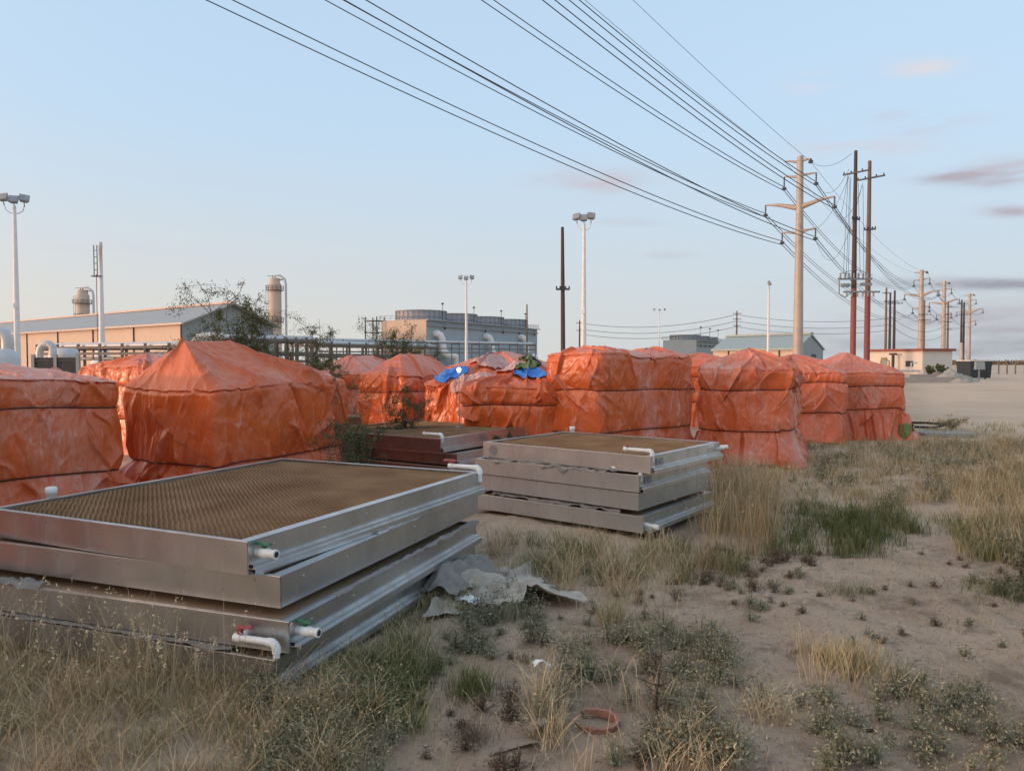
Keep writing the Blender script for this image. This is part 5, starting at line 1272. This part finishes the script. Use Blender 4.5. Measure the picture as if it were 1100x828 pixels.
stuff(w2.build('dead_weeds', M['weed_brown']), 'brown dead weeds scattered on the sand', 'weeds')
# pebbles and litter
def pebbles():
    n = 9000; r2 = np.random.default_rng(9); p = keep(sample_poly([(430,600),(380,850),(1200,850),(1200,520),(800,600)], n, r2)); n = len(p)
    sz = .0022*np.exp(r2.normal(0, .6, n)) + .001; base = np.array([[1,0,0],[-1,0,0],[0,1,0],[0,-1,0],[0,0,1],[0,0,-1]], float)
    F_ = np.array([[0,2,4],[2,1,4],[1,3,4],[3,0,4],[2,0,5],[1,2,5],[3,1,5],[0,3,5]])
    v = base[None]*r2.uniform(.6, 1.3, (n,6,1))*sz[:,None,None]*np.array([1.2,1,.7]); v += np.stack([p[:,0],p[:,1],gz(p[:,0],p[:,1])+sz*.3],1)[:,None,:]
    f = (np.arange(n)*6)[:,None,None] + F_[None]
    stuff(mesh_np('gravel', v.reshape(-1,3), f.reshape(-1,3), M['stone']), 'tiny pebbles scattered over the sandy ground', 'gravel')
pebbles()
lt = Blades(); pts = keep(sample_poly([(430,600),(380,850),(1200,850),(1200,560),(800,580)], 9000, r_))
n = len(pts); P_ = np.stack([pts[:,0], pts[:,1], gz(pts[:,0], pts[:,1]) + .004], 1); az = r_.uniform(0, 6.28, n); ln = r_.uniform(.008, .035, n)
dv = np.stack([np.cos(az)*ln, np.sin(az)*ln, r_.uniform(0, .005, n)], 1); pr = np.stack([-np.sin(az), np.cos(az), 0*az], 1)*.0012
v = np.stack([P_-pr, P_+pr, P_+dv+pr, P_+dv-pr], 1); lt.F4.append(np.stack([np.arange(n)*4+k for k in range(4)],1)); lt.V.append(v.reshape(-1,3)); lt.T.append(np.repeat(r_.uniform(0,1,n),4)); lt.n = 4*n
stuff(lt.build('plant_litter', M['weed_brown']), 'broken stalks and litter lying on the sand', 'litter')

# individual tufts
def tuft(px, py, h, rad, nb, mt, label, cat='grass tuft', lean=.6, tone=(0,1), wid=.004, head=False, seed=1):
    rr = np.random.default_rng(seed+50); p_ = G(px, py); bl = Blades(); pts = rr.normal(0, rad, (nb,2))
    zz = float(gz(p_.x, p_.y)); tp, t = bl.add(pts, h, wid, lean, rr, tone, z0=np.full(nb, -.012))
    if head: heads(bl, tp[::3], rr, 4, .008, (.6,1))
    o = bl.build('grass_tuft', mt); o.location = (p_.x, p_.y, zz); return tag(o, label, cat, 'separate tufts on the sand')
tuft(507, 745, .17, .05, 420, M['grass_green'], 'dense grey green tuft on the sand right of the green grass strip', tone=(.1,1), wid=.003, seed=1)
tuft(506, 795, .09, .045, 240, M['weed_brown'], 'small dark brown tuft near the bottom left of the bare sand', lean=.9, wid=.0025, seed=2)
tuft(656, 668, .15, .045, 300, M['grass_mix'], 'single olive tuft in the middle of the sand below the middle stack', wid=.003, seed=3)
tuft(912, 722, .16, .07, 420, M['grass_mix'], 'yellowish tuft alone on the sand in the right foreground', tone=(.2,.9), wid=.003, seed=4)
tuft(906, 640, .11, .06, 200, M['weed'], 'small grey tuft on the bare sand below the green patch', lean=.9, wid=.003, seed=5)
tuft(765, 608, .16, .10, 420, M['straw'], 'brownish rounded tuft right of the middle stack', tone=(0,.5), wid=.003, seed=6)
tuft(825, 770, .13, .07, 300, M['straw'], 'pale drooping tuft at the right of the grey weed patch', lean=1.2, tone=(.3,1), wid=.0028, head=True, seed=7)
tuft(1075, 640, .10, .12, 300, M['grass_green'], 'flat dark green tuft at the right edge of the photo', lean=1.3, wid=.004, seed=8)
tuft(762, 812, .14, .07, 300, M['straw'], 'spreading straw tuft well right of the terracotta rim', lean=.9, tone=(.2,1), wid=.0026, head=True, seed=9)
tuft(545, 665, .14, .06, 260, M['weed'], 'olive tuft touching the lower edge of the grey fabric sheet', wid=.003, seed=10)

def shrub(name, base, h, spread, stems, leafn, leafs, label, mt='leaf', cat='shrub', seed=1, lean=(0,0), tone=(0,1), stemr=.02, sub=5, group=None, clump=.10, thin=False):
    rg = np.random.default_rng(seed); root = empty(name, base, 0, label, cat, group); b = MB(); bl = Blades(); L_ = []
    for i in range(stems):
        az = rg.uniform(0, 6.28); ou = spread*rg.uniform(.2, 1); hh_ = h*rg.uniform(.6, 1.0)
        pts = [Vector((0,0,-.02))]; k = 6
        for j in range(1, k+1):
            t = j/k; pts.append(Vector((math.cos(az)*ou*t**1.2 + lean[0]*t + rg.normal()*.03*h*t, math.sin(az)*ou*t**1.2 + lean[1]*t + rg.normal()*.03*h*t, hh_*t**.9)))
        b.tube(pts, [stemr*(1-.85*j/k) for j in range(k+1)], 5)
        for s_ in range(sub):
            t0 = rg.uniform(.12, .98); q = pts[min(k-1, int(t0*k))].lerp(pts[min(k, int(t0*k)+1)], (t0*k) % 1)
            dv_ = Vector(rg.normal(size=3)); dv_.z = abs(dv_.z)*.6 + .25; dv_.normalize(); l_ = h*rg.uniform(.10, .30)
            e = q + dv_*l_; m2 = q.lerp(e, .5) + Vector(rg.normal(size=3))*l_*.1
            b.tube([q, m2, e], [stemr*.35, stemr*.26, stemr*.16], 4)
            for w_ in range(3):
                q2 = q.lerp(e, rg.uniform(.3, 1)); d2 = Vector(rg.normal(size=3)).normalized()*l_*.5; e2 = q2 + d2 + Vector((0,0,-.1*l_)); b.tube([q2, e2], [stemr*.16, stemr*.10], 3, cap=False)
                nn = max(3, int(leafn*3.0*rg.uniform(.2, 1.3))); t = rg.uniform(0, 1.15, (nn,1))
                L_.append(np.array(q2)[None]*(1-t) + np.array(e2)[None]*t + rg.normal(0, clump*l_*.45, (nn,3)))
    b.build('stem', M['sapling' if name == 'thorny_sapling' else 'bark'], root); bl.leaves(np.concatenate(L_), leafs, rg, tone); bl.build('foliage', M[mt], root); return root
def base(px, d): p = PT(px, HZ, d); return (p.x, p.y, 0)
gm = 'mesquite bushes behind the stacks'
shrub('mesquite_bush', base(262, 13.5), 2.75, .70, 14, 34, .022, 'tallest wispy mesquite bush rising behind the tent shaped stack', seed=3, lean=(-.25,0), sub=8, group=gm, clump=.16)
shrub('mesquite_bush', base(322, 13.0), 2.35, .45, 7, 26, .018, 'thin mesquite bush right of the tallest, in front of the lit column', seed=4, lean=(.1,0), sub=7, group=gm, clump=.16)
shrub('mesquite_bush', base(345, 12.6), 1.95, .42, 7, 26, .018, 'low mesquite bush behind the right corner of the tent shaped stack', seed=5, sub=7, group=gm, clump=.16)
shrub('mesquite_bush', base(424, 22), 2.75, 1.0, 12, 34, .028, 'round green bush in front of the cooling tower, behind the narrow stack', seed=6, sub=8, group=gm, clump=.2)
shrub('mesquite_bush', base(455, 24), 2.2, .8, 8, 28, .028, 'smaller green bush at the right foot of the round bush', seed=7, sub=7, group=gm, clump=.2)
gwd = 'leafy weeds among the stacks'
shrub('leafy_weed', base(431, 10.6), 1.25, .42, 12, 13, .016, 'tall leafy weed growing in front of the narrow peaked stack', seed=8, sub=6, group=gwd, stemr=.010, clump=.2)
shrub('leafy_weed', base(412, 10.4), .75, .4, 7, 22, .016, 'low leafy weed left of the tall one by the narrow stack', seed=9, sub=6, group=gwd, stemr=.008, clump=.2)
shrub('leafy_weed', base(384, 8.2), 1.0, .34, 10, 13, .014, 'leafy weed between the tent shaped stack and the reddish frames', seed=10, sub=6, group=gwd, stemr=.008, clump=.2)
shrub('leafy_weed', base(365, 8.4), 1.35, .30, 5, 14, .012, 'sparse tall weed climbing the right corner of the tent shaped stack', seed=11, sub=6, group=gwd, stemr=.008, clump=.2)
shrub('leafy_weed', base(545, 9.9), .72, .35, 6, 16, .014, 'weed growing between the bulb stack and the torn top stack', seed=12, sub=5, group=gwd, stemr=.007, clump=.2)
shrub('thorny_sapling', G(706, 772), .42, .03, 1, 3, .007, 'single dark leafless thorny sapling in the foreground weeds', mt='weed_brown', cat='sapling', seed=15, sub=14, stemr=.008)
shrub('tumbleweed', G(1022, 462), .32, .5, 16, 10, .010, 'dry tangled bush on the ground right of the rightmost stack', mt='grass_mix', cat='bush', seed=16, sub=6, stemr=.007)
shrub('dry_bush', G(1097, 620), .30, .22, 10, 14, .010, 'twiggy green bush at the right edge by the bare sand', mt='weed', cat='bush', seed=17, sub=6, stemr=.005)
for k, (px, py) in enumerate(((1000,398),(1009,397))):
    shrub('lot_bush', G(px, py+6), 1.3, .9, 8, 16, .06, ['dark scrubby bush right of the cream hut','scrubby bush behind the rubble heap'][k], cat='bush', seed=20+k, sub=6, group='bushes by the hut', clump=.3)
# scrub line on the horizon (reads as one mass)
sc_ = Blades(); n = 26000; r2 = np.random.default_rng(8); xx = r2.uniform(60, 620, n); yy = 330 + r2.uniform(-20, 60, n) ; hgt_ = 1.5*(1+.5*fbm(xx*.06, yy*.06, xx*0, 3)); P_ = np.stack([xx, yy, r2.uniform(0, 1, n)*hgt_], 1)
sc_.leaves(P_, .9, r2, (0,1)); stuff(sc_.build('scrub_line', M['weed_brown']), 'dark scrub along the right horizon', 'scrub')
